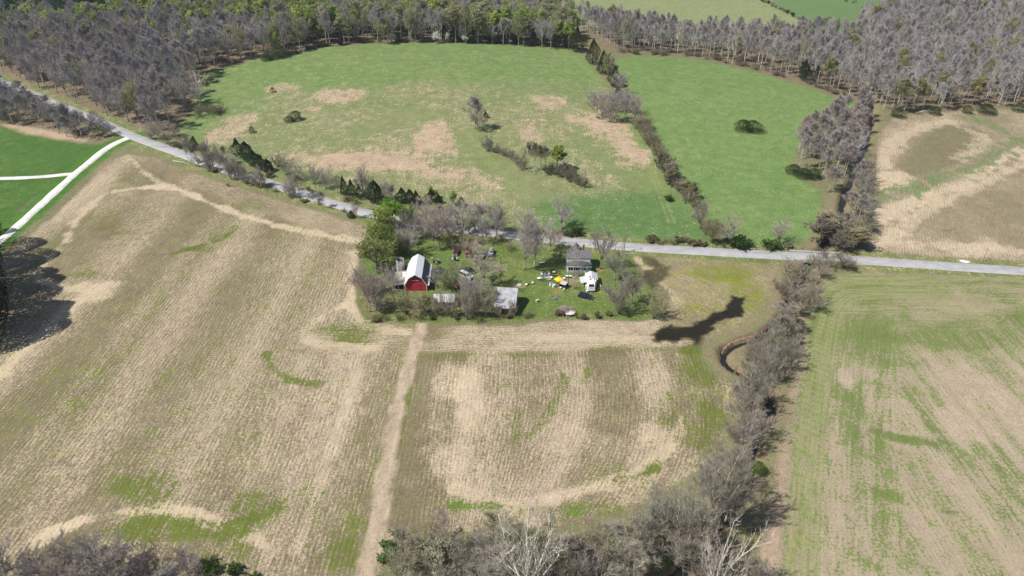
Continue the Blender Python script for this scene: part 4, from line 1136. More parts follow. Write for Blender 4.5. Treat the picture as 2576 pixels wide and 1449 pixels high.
for i in range(36):
    x = random.uniform(1400, 1990); f = np.interp(x, [p[0] for p in ROAD], [p[1] for p in ROAD])
    y = f - random.uniform(13, 22)
    T(random.choice(['shrub', 'green_shrub']), (x, y), y - random.uniform(7, 16), random.uniform(13, 28), 'low bush along the fence line across the road from the house', 'low bushes across the road', col=random.choice([(.17, .18, .08), (.09, .13, .04), (0.322, 0.280, 0.200), (0.286, 0.238, 0.144)]))
T('open', (1410, 575), 503, 60, 'grey bare tree across the road left of the house', col=GREY)
T('green_shrub', (1450, 590), 572, 34, 'dark green bush across the road behind the house', col=(.06, .11, .03))
T('open', (1955, 615), 560, 55, 'round grey tree across the road left of the bridge', col=(0.357, 0.322, 0.278), pick=1)
T('open', (1836, 618), 545, 62, 'thin grey tree across the road above a green bush', col=(0.357, 0.333, 0.267))
T('green_shrub', (1855, 620), 598, 60, 'dark green bush across the road between the house and the bridge', col=(.06, .115, .025))
T('green_shrub', (1940, 622), 606, 50, 'dark green bush at the foot of the round grey tree', col=(.06, .115, .025))
T('budding', (1790, 612), 560, 45, 'beige budding tree across the road at the end of the hedgerow', col=(0.322, 0.310, 0.167))

# hedgerow between the two pastures
for x, y, t, w, k, lab in [(1450, 130, 68, 44, 'cedar', 'dark cedar at the top of the hedgerow, in the corner of the big pasture'), (1490, 160, 98, 40, 'cedar', 'dark cedar at the top of the hedgerow, second from the wood'), (1515, 185, 128, 40, 'cedar', 'olive-dark cedar high in the hedgerow'),
                           (1530, 205, 140, 44, 'budding', 'olive tree high in the hedgerow between cedars'), (1545, 218, 165, 36, 'cedar', 'dark cedar of the upper hedgerow above the bare clump'), (1560, 235, 185, 40, 'open', 'dark bare tree of the upper hedgerow'), (1552, 245, 220, 30, 'cedar', 'small dark cedar at the foot of the upper hedgerow')]:
    T(k, (x, y), t, w, lab, col=(.06, .075, .03) if k == 'cedar' else None)
for x, y, t, w in [(1500, 292, 232, 50), (1525, 302, 240, 52), (1548, 306, 236, 48), (1572, 305, 240, 44), (1596, 308, 246, 44), (1515, 275, 230, 44), (1540, 280, 228, 44), (1570, 282, 232, 44), (1590, 285, 240, 40)]:
    T('open', (x, y + 3), t, w * .95, 'bare grey tree of the round clump beside the hedgerow', 'bare trees of the round clump', col=(0.392, 0.352, 0.329), bark=(0.500, 0.464, 0.412))
for i in range(30):
    f = i / 29; x = np.interp(f, [0, .35, .7, 1], [1608, 1655, 1690, 1745]); y = np.interp(f, [0, .35, .7, 1], [318, 395, 465, 520])
    x += random.uniform(-9, 9); y += random.uniform(-6, 6)
    k = random.choice(['open', 'shrub', 'budding', 'shrub', 'green_shrub'])
    T(k, (x, y), y - random.uniform(24, 48), random.uniform(28, 44), 'grey or olive tree in the hedgerow between the pastures', 'trees of the hedgerow between pastures', col=random.choice([(0.322, 0.286, 0.245), (0.238, 0.214, 0.134), (0.286, 0.273, 0.144), (0.166, 0.166, 0.070)]))
T('open', (1762, 575), 505, 52, 'dark bare tree at the lower end of the hedgerow', col=(0.286, 0.250, 0.211), pick=0)
T('shrub', (1775, 590), 555, 44, 'dark bush at the foot of the lowest hedgerow tree', col=(0.226, 0.203, 0.123))
T('green_shrub', (1680, 505), 490, 22, 'bright green bush beside the utility pole in the hedgerow', col=(.14, .2, .03))

# trees standing in the big pasture
T('forest', (1196, 325), 248, 52, 'tall grey bare tree standing alone in the middle of the pasture', col=(0.322, 0.286, 0.256), pick=0)
T('open', (1202, 328), 280, 44, 'lower bare tree at the foot of the lone pasture tree', col=(0.333, 0.298, 0.256))
T('cedar', (1222, 296), 280, 16, 'small dark cedar right behind the lone pasture tree')
T('shrub', (1228, 378), 340, 34, 'dark bare bush at the upper end of the pasture thicket', col=(0.238, 0.214, 0.190))
for x, y in [(1250, 385), (1268, 392), (1285, 400), (1300, 410), (1315, 425)]:
    T('shrub', (x, y), y - random.uniform(18, 28), 34, 'low bare bush in the thicket line across the pasture', 'low bushes of the pasture thicket line', col=(0.286, 0.256, 0.200))
for x, y, t in [(1330, 432, 362), (1345, 440, 366), (1360, 436, 372), (1372, 430, 372)]:
    T('forest', (x, y), t, 34, 'bare grey tree of the upright group in the pasture thicket', 'upright bare trees of the pasture thicket', col=(0.298, 0.273, 0.190))
T('leafing', (1400, 430), 368, 46, 'yellow-green tree in the pasture thicket', col=(.33, .4, .09), pick=0)
for x, y in [(1395, 440), (1415, 445), (1435, 455), (1455, 465), (1470, 470), (1380, 438), (1440, 445)]:
    T('shrub', (x, y), y - random.uniform(24, 34), 38, 'dark bare bush at the lower end of the pasture thicket', 'dark bushes of the pasture thicket', col=(0.203, 0.196, 0.134))
T('evergreen', (1868, 328), 300, 44, 'round dark green bush in the right pasture, left half of the pair', col=(.075, .1, .03))
T('evergreen', (1892, 330), 302, 44, 'round dark green bush in the right pasture, right half of the pair', col=(.075, .1, .03))
T('evergreen', (634, 334), 318, 14, 'small dark cedar bush alone low in the big pasture', col=(.05, .08, .03))
T('evergreen', (745, 302), 278, 30, 'dark green bush on the left slope of the pasture', col=(.05, .09, .025))
T('evergreen', (728, 306), 292, 24, 'smaller dark bush beside the one on the left slope', col=(.06, .09, .03))
T('evergreen', (686, 232), 219, 14, 'small dark bush on the tan streak high in the pasture', col=(.06, .07, .03))
T('pale', (505, 262), 185, 62, 'white-branched bare tree at the left edge of the pasture', col=(0.614, 0.595, 0.522), bark=(0.670, 0.651, 0.574), pick=2)
for x, y, t, w in [(515, 280, 262, 44), (540, 285, 262, 46), (555, 282, 265, 38), (500, 292, 272, 40)]:
    T('shrub', (x, y), t, w, 'dark thicket at the foot of the white-branched tree', 'thicket below the white-branched tree', col=(0.203, 0.191, 0.111))
for x, y, w in [(690, 145, 44), (712, 142, 40), (735, 135, 36), (670, 152, 30)]:
    T('evergreen', (x, y), y - 18, w, 'dark green bush on the top edge of the pasture', 'dark bushes on the top pasture edge', col=(.055, .09, .035))
T('green_shrub', (577, 328), 312, 20, 'magenta-flowering bush near the junction') if False else None
rb = T('shrub', (570, 298) if False else (575, 470), 460, 12, 'low bush on the field side of the left road', col=(0.262, 0.226, 0.134))
T('budding', (370, 322), 300, 20, 'small tree with purple blossom in the wood near the junction', col=(.3, .14, .27), name='redbud_tree', cat='tree')
T('budding', (607, 138), 112, 22, 'small tree with purple blossom at the edge of the upper woods', col=(.3, .14, .27), name='redbud_tree', cat='tree')
for x, y, w, lab in [(765, 110, 16, ''), (883 * 0 + 985, 108, 20, 'white-flowering dogwood at the wood edge, leftmost'), (1098, 107, 26, 'white-flowering dogwood at the wood edge, left of the middle'), (1126, 107, 12, 'smallest white-flowering dogwood at the wood edge'), (1170, 108, 22, 'white-flowering dogwood at the wood edge among cedars'), (1361, 112, 26, 'white-flowering dogwood at the wood edge, rightmost and brightest')]:
    if lab: T('budding', (x, y + 1), y - 24, w, lab, col=(.78, .76, .66), name='dogwood_tree', cat='tree', pick=1)
for x, y, t, w in [(1118, 106, 62, 26), (1142, 106, 66, 24), (1185, 108, 60, 30), (1228, 108, 64, 22), (1240, 110, 58, 28), (1300, 110, 70, 22), (1345, 114, 66, 28), (1372, 116, 70, 26), (1400, 118, 72, 26), (1160, 104, 60, 24), (1425, 120, 74, 24)]:
    T('cedar', (x, y), t, w, 'dark cedar at the wood edge above the pasture', 'cedars on the wood edge above the pasture', col=(.045, .065, .03))
for i in range(40):
    x = random.uniform(760, 1450); y = np.interp(x, [640, 800, 900, 1150, 1300, 1450], [150, 120, 110, 106, 111, 124]) - random.uniform(0, 4)
    T(random.choice(['shrub', 'shrub', 'green_shrub']), (x, y), y - random.uniform(7, 13), random.uniform(14, 24), 'undergrowth bush at the wood edge above the pasture', 'undergrowth on the wood edge above the pasture', col=random.choice([(0.262, 0.214, 0.156), (.12, .15, .05), (0.214, 0.191, 0.100)]))

# creek wood: the clump above the road and the line down to the bridge
for x, y in scatter([(1985, 420), (2000, 370), (2060, 330), (2150, 290), (2200, 300), (2195, 380), (2150, 450), (2070, 455), (2010, 440)], 6.6, margin=.5):
    if sdist([tuple(p) for p in CW], x, y, False) < 3: continue
    plant('forest', (x, y), random.uniform(13, 18), random.uniform(7, 9), 'bare grey tree of the clump beside the creek above the road', 'bare trees of the creek clump', col=(0.381, 0.333, 0.311), bark=(0.500, 0.464, 0.412))
for x, y in scatter([(2070, 470), (2180, 440), (2190, 520), (2180, 600), (2110, 600), (2090, 560)], 6.2, margin=.5):
    if sdist([tuple(p) for p in CW], x, y, False) < 3: continue
    plant(random.choice(['open', 'forest', 'shrub']), (x, y), random.uniform(8, 14), random.uniform(7, 10), 'bare grey tree lining the creek just above the bridge', 'bare trees along the creek above the bridge', col=random.choice([(0.333, 0.298, 0.262), (0.310, 0.286, 0.223)]))
for x, y in scatter([(2040, 590), (2110, 575), (2190, 590), (2195, 630), (2130, 636), (2080, 630), (2045, 622)], 5.6, margin=.3):
    plant(random.choice(['shrub', 'open', 'shrub', 'budding']), (x, y), random.uniform(6, 11), random.uniform(7, 10), 'tangled beige tree of the thicket right above the bridge', 'tangled thicket above the bridge', col=random.choice([(0.333, 0.298, 0.223), (0.298, 0.273, 0.167), (0.238, 0.203, 0.156)]))
T('pale', (2155, 395), 318, 44, 'white-limbed tree rising from the creek clump', col=(0.465, 0.437, 0.374), pick=0)
T('cedar', (2168, 262), 222, 26, 'dark cedar at the corner of the upper right woods')
for x, y, w in [(1995, 435, 40), (2020, 445, 44), (2045, 447, 40), (2480, 285, 44), (2255, 294, 34), (2350, 288, 30), (2560, 280, 30), (2430, 285, 24)]:
    T('evergreen', (x, y), y - 22, w, 'dark green bush at the foot of the right-hand woods', 'dark bushes under the right-hand woods', col=(.06, .1, .03))

# along the creek below the bridge
def creek_row(kinds, spots, label, group, cols, barks=None):
    for x, y, t, w in spots:
        T(random.choice(kinds), (x, y), t - 1, w * 1.12, label, group, col=random.choice(cols), bark=barks)
creek_row(['shrub', 'open'], [(1975, 690, 655, 44), (1990, 712, 672, 44), (1968, 732, 690, 46), (2050, 668, 638, 40), (2085, 672, 636, 46), (2115, 674, 640, 46), (2135, 672, 648, 40), (2030, 712, 672, 38), (2060, 700, 664, 40), (1985, 748, 712, 40)], 'grey-green thicket by the creek just below the bridge', 'thickets below the bridge', [(0.333, 0.310, 0.223), (0.298, 0.280, 0.190), (0.286, 0.238, 0.200)])
creek_row(['open', 'shrub', 'forest'], [(2035, 765, 705, 52), (2010, 785, 730, 44), (1992, 800, 745, 44), (2045, 785, 740, 40), (1975, 845, 775, 60), (1955, 870, 800, 56), (1940, 905, 830, 60), (1985, 870, 810, 40), (1965, 930, 850, 60), (1930, 945, 870, 50), (1990, 900, 850, 40), (1925, 880, 830, 40), (1950, 965, 900, 44), (1900, 880, 838, 44), (1880, 905, 860, 46), (1905, 920, 862, 50), (1960, 800, 755, 44), (1975, 820, 770, 44), (2000, 765, 715, 40), (1890, 945, 885, 50), (1915, 960, 900, 50), (1940, 850, 800, 40)], 'bare grey tree along the creek beside its sharp bend', 'bare trees by the creek bend', [(0.357, 0.327, 0.278), (0.333, 0.303, 0.245), (0.298, 0.273, 0.211)], (0.476, 0.441, 0.367))
creek_row(['open', 'shrub'], [(1880, 1020, 920, 84), (1905, 1010, 935, 60), (1862, 1000, 940, 50), (1860, 1080, 1000, 64), (1895, 1100, 1020, 70), (1870, 1130, 1050, 70), (1850, 1110, 1030, 60)], 'bare grey tree on the left bank of the creek below the bend', 'bare trees on the creek bank below the bend', [(0.345, 0.315, 0.256), (0.322, 0.286, 0.234)], (0.429, 0.392, 0.323))
T('evergreen', (1903, 1190), 1155, 38, 'bright green bush on the right bank of the creek', col=(.10, .2, .015))
for x, y, t, w, pk in [(1790, 1330, 1130, 110, 0), (1825, 1310, 1150, 96, 2), (1765, 1285, 1150, 84, 1), (1850, 1240, 1130, 86, 3), (1800, 1230, 1120, 70, 4)]:
    T('open', (x, y), t, w, 'tall pale-limbed tree on the creek bank above the lower wood', 'tall trees on the lower creek bank', col=(0.345, 0.315, 0.262), bark=(0.428, 0.391, 0.313), pick=pk)
creek_row(['open'], [(1700, 1420, 1255, 120), (1660, 1400, 1265, 100), (1740, 1440, 1300, 90), (1640, 1330, 1240, 70), (1620, 1400, 1280, 90), (1720, 1350, 1240, 80)], 'grey bare tree at the upper edge of the lower wood', 'bare trees on the upper edge of the lower wood', [(0.322, 0.292, 0.251), (0.345, 0.322, 0.267)], (0.357, 0.322, 0.267))
T('pale', (1318, 1560), 1280, 200, 'big white-limbed sycamore at the bottom of the picture', col=(0.500, 0.458, 0.390), bark=(0.577, 0.553, 0.479), pick=0)
T('pale', (1330, 1520), 1335, 130, 'smaller white-limbed tree beside the big sycamore', col=(0.500, 0.458, 0.390), bark=(0.614, 0.586, 0.505), pick=2)
T('pale', (1790, 1530), 1330, 150, 'white-limbed tree at the bottom right of the lower wood', col=(0.536, 0.488, 0.412), bark=(0.577, 0.553, 0.479), pick=2)
for x, y in scatter([(1000, 1480), (1020, 1372), (1080, 1352), (1200, 1350), (1300, 1360), (1400, 1370), (1520, 1350), (1600, 1380), (1760, 1440), (1950, 1400), (1950, 1560), (1860, 1640), (940, 1640)], 5.2, margin=.3, ymax=200):
    X, Y = proj(x, y)
    if sdist([tuple(p) for p in CW], x, y, False) < 4: continue
    r = random.random()
    if X > 1760: k, h, w = 'shrub', random.uniform(4, 8), random.uniform(5, 8)
    elif r < .40: k, h, w = 'shrub', random.uniform(6, 11), random.uniform(6, 9)
    elif r < .46: k, h, w = 'budding', random.uniform(9, 12), random.uniform(6, 8)
    else: k, h, w = random.choice(['open', 'open', 'forest']), random.uniform(10, 15), random.uniform(8, 11)
    plant(k, (x, y), h, w, 'bare tree or thicket of the lower wood along the bottom edge', 'trees of the lower wood', col=random.choice([(0.322, 0.292, 0.245), (0.286, 0.250, 0.211), (0.310, 0.298, 0.190), (0.369, 0.333, 0.278)]) if k != 'budding' else (.36, .35, .22), bark=(0.392, 0.357, 0.290))
for x, y, w in [(975, 1375, 50), (1000, 1350, 40), (990, 1400, 60), (960, 1410, 40), (1100, 1395, 60)]:
    T('green_shrub', (x, y), y - 13, w * .8, 'green bush beside the dirt track at the bottom', 'green bushes by the dirt track', col=(.13, .22, .06))
# lower left corner wood
for x, y in scatter([(-160, 1405), (60, 1408), (200, 1398), (350, 1410), (480, 1425), (560, 1500), (560, 1640), (-200, 1640)], 6.0, margin=.3, ymax=190):
    X, Y = proj(x, y)
    plant(random.choice(['open', 'shrub', 'forest', 'open']), (x, y), random.uniform(6, 10.5), random.uniform(7, 10), 'dark mauve bare tree of the wood in the lower left corner', 'bare trees of the lower left corner', col=random.choice([(0.310, 0.268, 0.267), (0.273, 0.238, 0.234), (0.345, 0.303, 0.278)]), bark=(0.238, 0.214, 0.190))
for x, y, w in [(520, 1440, 80), (590, 1440, 60), (640, 1470, 70)]:
    T('green_shrub', (x, y), y - 14, w * .8, 'dark green brush at the right end of the lower left wood', 'green brush of the lower left wood', col=(.085, .13, .03))
# tall trees at the left edge: their shade lies over the stubble
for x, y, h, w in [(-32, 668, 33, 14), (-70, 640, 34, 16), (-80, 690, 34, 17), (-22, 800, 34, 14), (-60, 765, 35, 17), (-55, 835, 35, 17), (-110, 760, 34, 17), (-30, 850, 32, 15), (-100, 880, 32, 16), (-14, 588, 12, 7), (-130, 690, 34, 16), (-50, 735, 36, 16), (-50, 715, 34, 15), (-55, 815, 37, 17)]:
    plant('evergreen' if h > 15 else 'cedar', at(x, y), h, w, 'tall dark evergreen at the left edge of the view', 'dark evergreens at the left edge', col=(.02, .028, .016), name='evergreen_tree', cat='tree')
# specks of bushes on the far green field
for x, y in [(2170, 22), (2152, 6), (2145, 8), (2128, 5), (2208, 24), (2246, 54), (2300, 55), (2287, 9), (2215, 8), (2255, 20), (2395, 27), (2420, 2)]:
    T('evergreen', (x, y), y - 6, random.uniform(5, 9), 'small dark bush dotting the far green field', 'bushes dotting the far field', col=(.06, .085, .04))
for i in range(16):
    f = i / 15; x, y = np.interp(f, [0, .5, 1], [1915, 1985, 2110]), np.interp(f, [0, .5, 1], [2, 36, 96])
    T(random.choice(['green_shrub', 'shrub', 'evergreen']), (x, y + random.uniform(-2, 2)), y - random.uniform(6, 10), random.uniform(9, 15), 'bush in the hedge between the two far fields', 'bushes of the far hedge', col=random.choice([(.1, .13, .06), (.07, .095, .04)]))
T('budding', (2050, 88), 46, 26, 'budding tree standing in front of the far green field, left of a pair', col=(.25, .28, .12))
T('budding', (2072, 92), 48, 30, 'budding tree standing in front of the far green field, right of a pair', col=(.22, .25, .12))
for x, y, t, w in [(1620, 120, 62, 46), (1700, 130, 70, 40), (1830, 135, 70, 44), (1880, 150, 78, 36)]:
    T('pale', (x, y), t, w, 'white-limbed bare tree in the thin wood above the right pasture', 'white-limbed trees above the right pasture', col=(0.465, 0.437, 0.383), bark=(0.614, 0.586, 0.522))
for i in range(46):
    x = random.uniform(1560, 2150); y = np.interp(x, [1550, 1750, 1900, 2050, 2150], [134, 145, 176, 218, 255]) - random.uniform(0, 6)
    T('shrub', (x, y), y - random.uniform(8, 15), random.uniform(16, 28), 'undergrowth bush on the edge of the right pasture', 'undergrowth above the right pasture', col=random.choice([(0.238, 0.196, 0.156), (0.286, 0.238, 0.200), (0.192, 0.192, 0.096)]))

# ---- the woods: nearest trees stand alone, the rest are one far wood
woods.sort(key=lambda t: t[0])
cap = {'bare_tree': 300 - sum(N_TREE.get(k, 0) for k in ('open', 'forest', 'pale')), 'budding_tree': 200, 'leafing_tree': 200, 'pine_tree': 150, 'cedar_tree': 200}
rest = []
for t in woods:
    nm = NAME[t[1]]
    if cap[nm] > 0:
        cap[nm] -= 1
        _, kind, x, y, h, w, col, bark, label, group = t
        plant(kind, (x, y), h, w, label, group, col=col, bark=bark)
    else: rest.append(t)
def far_wood(items):
    src = bpy.data.collections.new('far_wood_source')
    kids = []
    for kind in ('forest', 'open', 'leafing', 'budding', 'pale', 'pine', 'cedar'):
        for k, (tm, cm) in enumerate(PROTO[kind][:4]):
            for tone in (0,):
                c = bpy.data.collections.new('far_wood_%02d' % len(kids))
                for me, ms in ((tm, (M_far_bark,)), (cm, (M_far_twig, M_far_leaf) if len(cm.materials) > 1 else (M_far_leaf,))):
                    o = bpy.data.objects.new('far_tree', me); c.objects.link(o)
                    for q, mm in enumerate(ms): o.material_slots[q].link = 'OBJECT'; o.material_slots[q].material = mm
                src.children.link(c); kids.append((kind, tone))
    V, IX, RO, SCL, CC, BC = [], [], [], [], [], []
    for _, kind, x, y, h, w, col, bark, label, group in items:
        ids = [i for i, k in enumerate(kids) if k == (kind, 0)]
        CC.append(jit(col or CROWN[kind])[:3]); BC.append(jit(bark or BARK[kind])[:3])
        V.append((x, y, float(hill(x, y)))); IX.append(random.choice(ids)); RO.append((0, 0, random.uniform(0, 6.28))); SCL.append((w / 12.5, w / 12.5, h / 20))
    me = bpy.data.meshes.new('far_wood'); me.from_pydata(V, [], [])
    a = me.attributes.new('ix', 'INT', 'POINT'); a.data.foreach_set('value', IX)
    for nm, arr in (('ro', RO), ('sc', SCL), ('ccol', CC), ('bcol', BC)):
        a = me.attributes.new(nm, 'FLOAT_VECTOR', 'POINT'); a.data.foreach_set('vector', np.array(arr, np.float32).ravel())
    o = bpy.data.objects.new('far_wood', me); COL.objects.link(o)
    ng = bpy.data.node_groups.new('far_wood', 'GeometryNodeTree')
    ng.interface.new_socket('Geometry', in_out='INPUT', socket_type='NodeSocketGeometry'); ng.interface.new_socket('Geometry', in_out='OUTPUT', socket_type='NodeSocketGeometry')
    gi_, go_ = ng.nodes.new('NodeGroupInput'), ng.nodes.new('NodeGroupOutput')
    m2p, ci, iop = ng.nodes.new('GeometryNodeMeshToPoints'), ng.nodes.new('GeometryNodeCollectionInfo'), ng.nodes.new('GeometryNodeInstanceOnPoints')
    ci.inputs['Collection'].default_value = src; ci.inputs['Separate Children'].default_value = True; ci.inputs['Reset Children'].default_value = True
    iop.inputs['Pick Instance'].default_value = True
    def na(name, t):
        n = ng.nodes.new('GeometryNodeInputNamedAttribute'); n.data_type = t; n.inputs['Name'].default_value = name
        return next(s for s in n.outputs if s.enabled and s.name == 'Attribute')
    L = ng.links.new
    L(gi_.outputs[0], m2p.inputs[0]); L(m2p.outputs[0], iop.inputs['Points']); L(ci.outputs[0], iop.inputs['Instance'])
    L(na('ix', 'INT'), iop.inputs['Instance Index']); L(na('ro', 'FLOAT_VECTOR'), iop.inputs['Rotation']); L(na('sc', 'FLOAT_VECTOR'), iop.inputs['Scale'])
    L(iop.outputs[0], go_.inputs[0])
    md = o.modifiers.new('far_wood', 'NODES'); md.node_group = ng
    tag(o, 'mass of farther bare and leafing trees of the woods along the top', 'woodland', kind='stuff')
far_wood(rest)
# ------------------------------------------------------------------ buildings and yard things
random.seed(77)
M_redwood = seam_mat('red_boards', (.50, .035, .05), .75, 0, .45, .4, .15)
M_white = mat('white_paint', (.80, .80, .78), .6, var=.06, vscale=1.5)
M_siding = seam_mat('white_siding', (.80, .80, .79), .6, 2, .25, .35, .05)
M_tin = seam_mat('white_sheet_roof', (.74, .76, .78), .38, 1, .9, .18, .05)
M_tinshade = seam_mat('shaded_sheet_roof', (.10, .13, .19), .55, 1, .9, .3, .08)  # dark copy of the white sheet, shade of the unlit slope painted in
M_greytin = seam_mat('weathered_sheet_roof', (.37, .385, .41), .55, 0, .7, .4, .22, rust=(.26, .21, .19))
M_oldtin = mat('mossy_old_roof', (.40, .36, .33), .85, col2=(.20, .165, .15), vscale=1.1)
M_oldwood = seam_mat('weathered_grey_boards', (.33, .32, .31), .9, 0, .3, .6, .3)
M_darkwood = mat('dark_boards', (.05, .045, .04), .9, var=.4, vscale=3)
M_shingle = mat('grey_shingles', (.17, .17, .185), .9, col2=(.11, .11, .12), vscale=2.2)
M_shingle2 = mat('dark_mossy_shingles', (.13, .13, .127), .92, col2=(.07, .075, .07), vscale=1.6)
M_brick = mat('red_brick', (.36, .10, .07), .85, col2=(.24, .07, .05), vscale=5)
M_glass = mat('dark_window_glass', (.02, .025, .03), .08, spec=.5)
M_conc = mat('streaked_concrete', (.62, .60, .57), .9, col2=(.20, .20, .20), vscale=.9, stretch=(1.6, 1.6, .5))
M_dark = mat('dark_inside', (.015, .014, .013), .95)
M_timber = mat('raw_timber', (.30, .23, .16), .85, var=.25, vscale=3)
M_polewood = mat('pole_wood', (.30, .27, .24), .9, var=.25, vscale=2)
M_rubber = mat('tyre_rubber', (.02, .02, .022), .85)
M_chrome = mat('bright_metal', (.65, .66, .68), .3, .7)
M_steel = mat('grey_steel', (.35, .36, .37), .5, .3)
M_plastic = {}
def PL(name, c, rough=.5):
    if name not in M_plastic: M_plastic[name] = mat(name, c, rough, spec=.4, var=.07, vscale=3)
    return M_plastic[name]

def place(name, f, pt, rz, label, cat, group=None, z=None):
    p = at(*f(*pt), z)
    return tag(empty(name, (p.x, p.y, gz_at(p.x, p.y)), rz), label, cat, group)

# ---- red gambrel barn
wid, dep = 7.6, 13.0
fl, fr = at(*z1(650, 1033)), at(*z1(892, 1033))
bw = (fr - fl).length
wid = bw
barn = tag(empty('barn', ((fl.x + fr.x) / 2, (fl.y + fr.y) / 2, fl.z), R(1.5)), 'red barn with a white gambrel roof and white trim', 'barn')
hw = wid / 2
G = [(-hw - .25, 2.55), (-hw * .62, 5.35), (0, 6.75), (hw * .62, 5.35), (hw + .25, 2.55)]
wallp = [(-hw, -.3), (hw, -.3), (hw, 2.85), (hw * .60, 5.2), (0, 6.55), (-hw * .60, 5.2), (-hw, 2.85)]
wall = MB().prism(wallp, 'y', 0, dep).build('wall', M_redwood, barn)
tr = MB()
for s in (-1, 1):
    tr.box(s * hw - .09, s * hw + .09, -.09, .02, 0, 2.8)
    for (xa, ha), (xb, hb) in ((G[0], G[1]), (G[1], G[2])):
        xa, xb = (xa, xb) if s < 0 else (-xa, -xb)
        tr.slab([(xa, -.52, ha + .05), (xb, -.52, hb + .05), (xb, -.46, hb + .05), (xa, -.46, ha + .05)], .2)
tr.build('trim', M_white, barn)
rf = MB()
for i, (a, b) in enumerate(zip(G[:-1], G[1:])):
    rf.mi = 1 if i == 3 else 0  # lower right slope turned from the sun: its shade is in the colour
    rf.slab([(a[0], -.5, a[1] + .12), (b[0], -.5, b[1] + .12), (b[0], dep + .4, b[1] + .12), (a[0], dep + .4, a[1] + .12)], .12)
roof = rf.build('roof', [M_tin, M_tinshade], barn)
MB().slab([(hw + .26, -.5, 2.66), (hw + .26, dep + .4, 2.66), (hw + .95, dep + .4, 2.45), (hw + .95, -.5, 2.45)], .1).build('eave_flashing', M_tin, roof)
hd = MB().box(-.95, -.02, -.06, .03, 4.35, 5.75).box(.02, .95, -.06, .03, 4.35, 5.75).build('hay_door', mat('hay_door_red', (.36, .03, .04), .7, var=.15, vscale=2), barn)
MB().box(-1.15, 1.15, -.14, .02, 4.18, 4.33).build('door_sill', M_white, hd)
MB().prism([(-.9, 5.95), (.9, 5.95), (0, 6.62)], 'y', -.5, -.02).build('hay_hood', M_dark, barn)
MB().box(-1.5, 1.5, -.05, .03, 0, 2.9).build('barn_door', M_redwood, barn)
# lean-to on the barn's left
lw = 4.6
lt = MB().slab([(-hw - .05, .2, 2.75), (-hw - .05, 9.2, 2.75), (-hw - lw, 9.2, 2.05), (-hw - lw, .2, 2.05)], .12).build('lean_to_roof', M_oldtin, barn)
w = MB()
w.box(-hw - lw + .1, -hw - .06, 2.0, 2.12, -.2, 2.1); w.box(-hw - lw + .1, -hw - lw + .22, 2.12, 9.1, -.2, 2.0)
w.build('lean_to_wall', M_darkwood, barn)
w = MB()
for x in (-hw - lw + .25, -hw - lw * .5, -hw - .4): w.box(x - .08, x + .08, .3, .46, -.2, 2.1)
w.box(-hw - lw + .1, -hw - .1, .28, .4, -.1, .45)
w.build('lean_to_frame', mat('pale_rails', (.55, .52, .47), .8, var=.15), barn)

# ---- silo behind the lean-to
b0 = at(*zb(515, 720))
r = px2m(b0, 33 * .644) / 2
silo = tag(empty('silo', (b0.x, b0.y + r, b0.z)), 'roofless concrete silo streaked white and grey beside the red barn', 'silo')
H = tree_height(b0, zb(515, 300)[1]) - .4
st = MB().lathe([(r, -.3), (r, H)], 28, cap=False)
st.lathe([(r - .14, H), (r - .14, .2)], 28, cap=False)
st.lathe([(r - .14, H), (r, H)], 28, cap=False)
st.build('staves', M_conc, silo, smooth=False)
for k in range(7):
    z = .5 + k * (H - .8) / 6
    MB().lathe([(r + .02, z), (r + .035, z + .04), (r + .02, z + .08)], 28, cap=False).build('hoop', M_steel, silo)
MB().lathe([(r - .15, .3), (.01, .3)], 28, cap=False).build('floor', M_dark, silo)
MB().box(r * .2, r * .2 + .7, -r - .35, -r + .1, 0, H * .9).build('chute', M_conc, silo)
bd = place('leaning_board', zb, (640, 790), R(10), 'pale boards propped between silo and barn roof', 'board', z=2.6)
for i in range(3): MB().slab([(-.55 + i * .38, -.9, 2.5), (-.2 + i * .38, -.9, 2.5), (-.2 + i * .38, 1.1, 3.6), (-.55 + i * .38, 1.1, 3.6)], .06).build('plank', PL('pale_board', (.72, .69, .65)), bd)
MB().box(-.5, .55, .1, .25, -.1, 3.0).build('prop', M_oldwood, bd)

# ---- small white-roofed shed in the middle
a, c = at(*z1(975, 1215)), at(*z1(1200, 1215))
w_ = (c - a).length; d_ = 4.6
shed = tag(empty('shed', ((a.x + c.x) / 2, a.y, a.z), R(-1)), 'small grey board shed with a bright white front roof slope', 'shed')
hw = w_ / 2
MB().prism([(0, -.2), (d_, -.2), (d_, 2.2), (d_ * .5, 3.5), (0, 2.2)], 'x', -hw, hw).build('wall', M_oldwood, shed)
rr = MB()
rr.mi = 0; rr.slab([(-hw - .3, -.4, 2.13), (hw + .3, -.4, 2.13), (hw + .3, d_ * .5, 3.62), (-hw - .3, d_ * .5, 3.62)], .1)
rr.mi = 1; rr.slab([(-hw - .3, d_ * .5, 3.62), (hw + .3, d_ * .5, 3.62), (hw + .3, d_ + .4, 2.13), (-hw - .3, d_ + .4, 2.13)], .1)
rr.build('roof', [seam_mat('white_sheet', (.50, .51, .52), .5, 0, .8, .25, .12), M_oldtin], shed)
MB().box(-1.1, .3, -.05, .03, 0, 1.9).build('door', M_darkwood, shed)
MB().box(1.4, 2.2, -.05, .03, 1.0, 1.6).build('window', M_glass, shed)

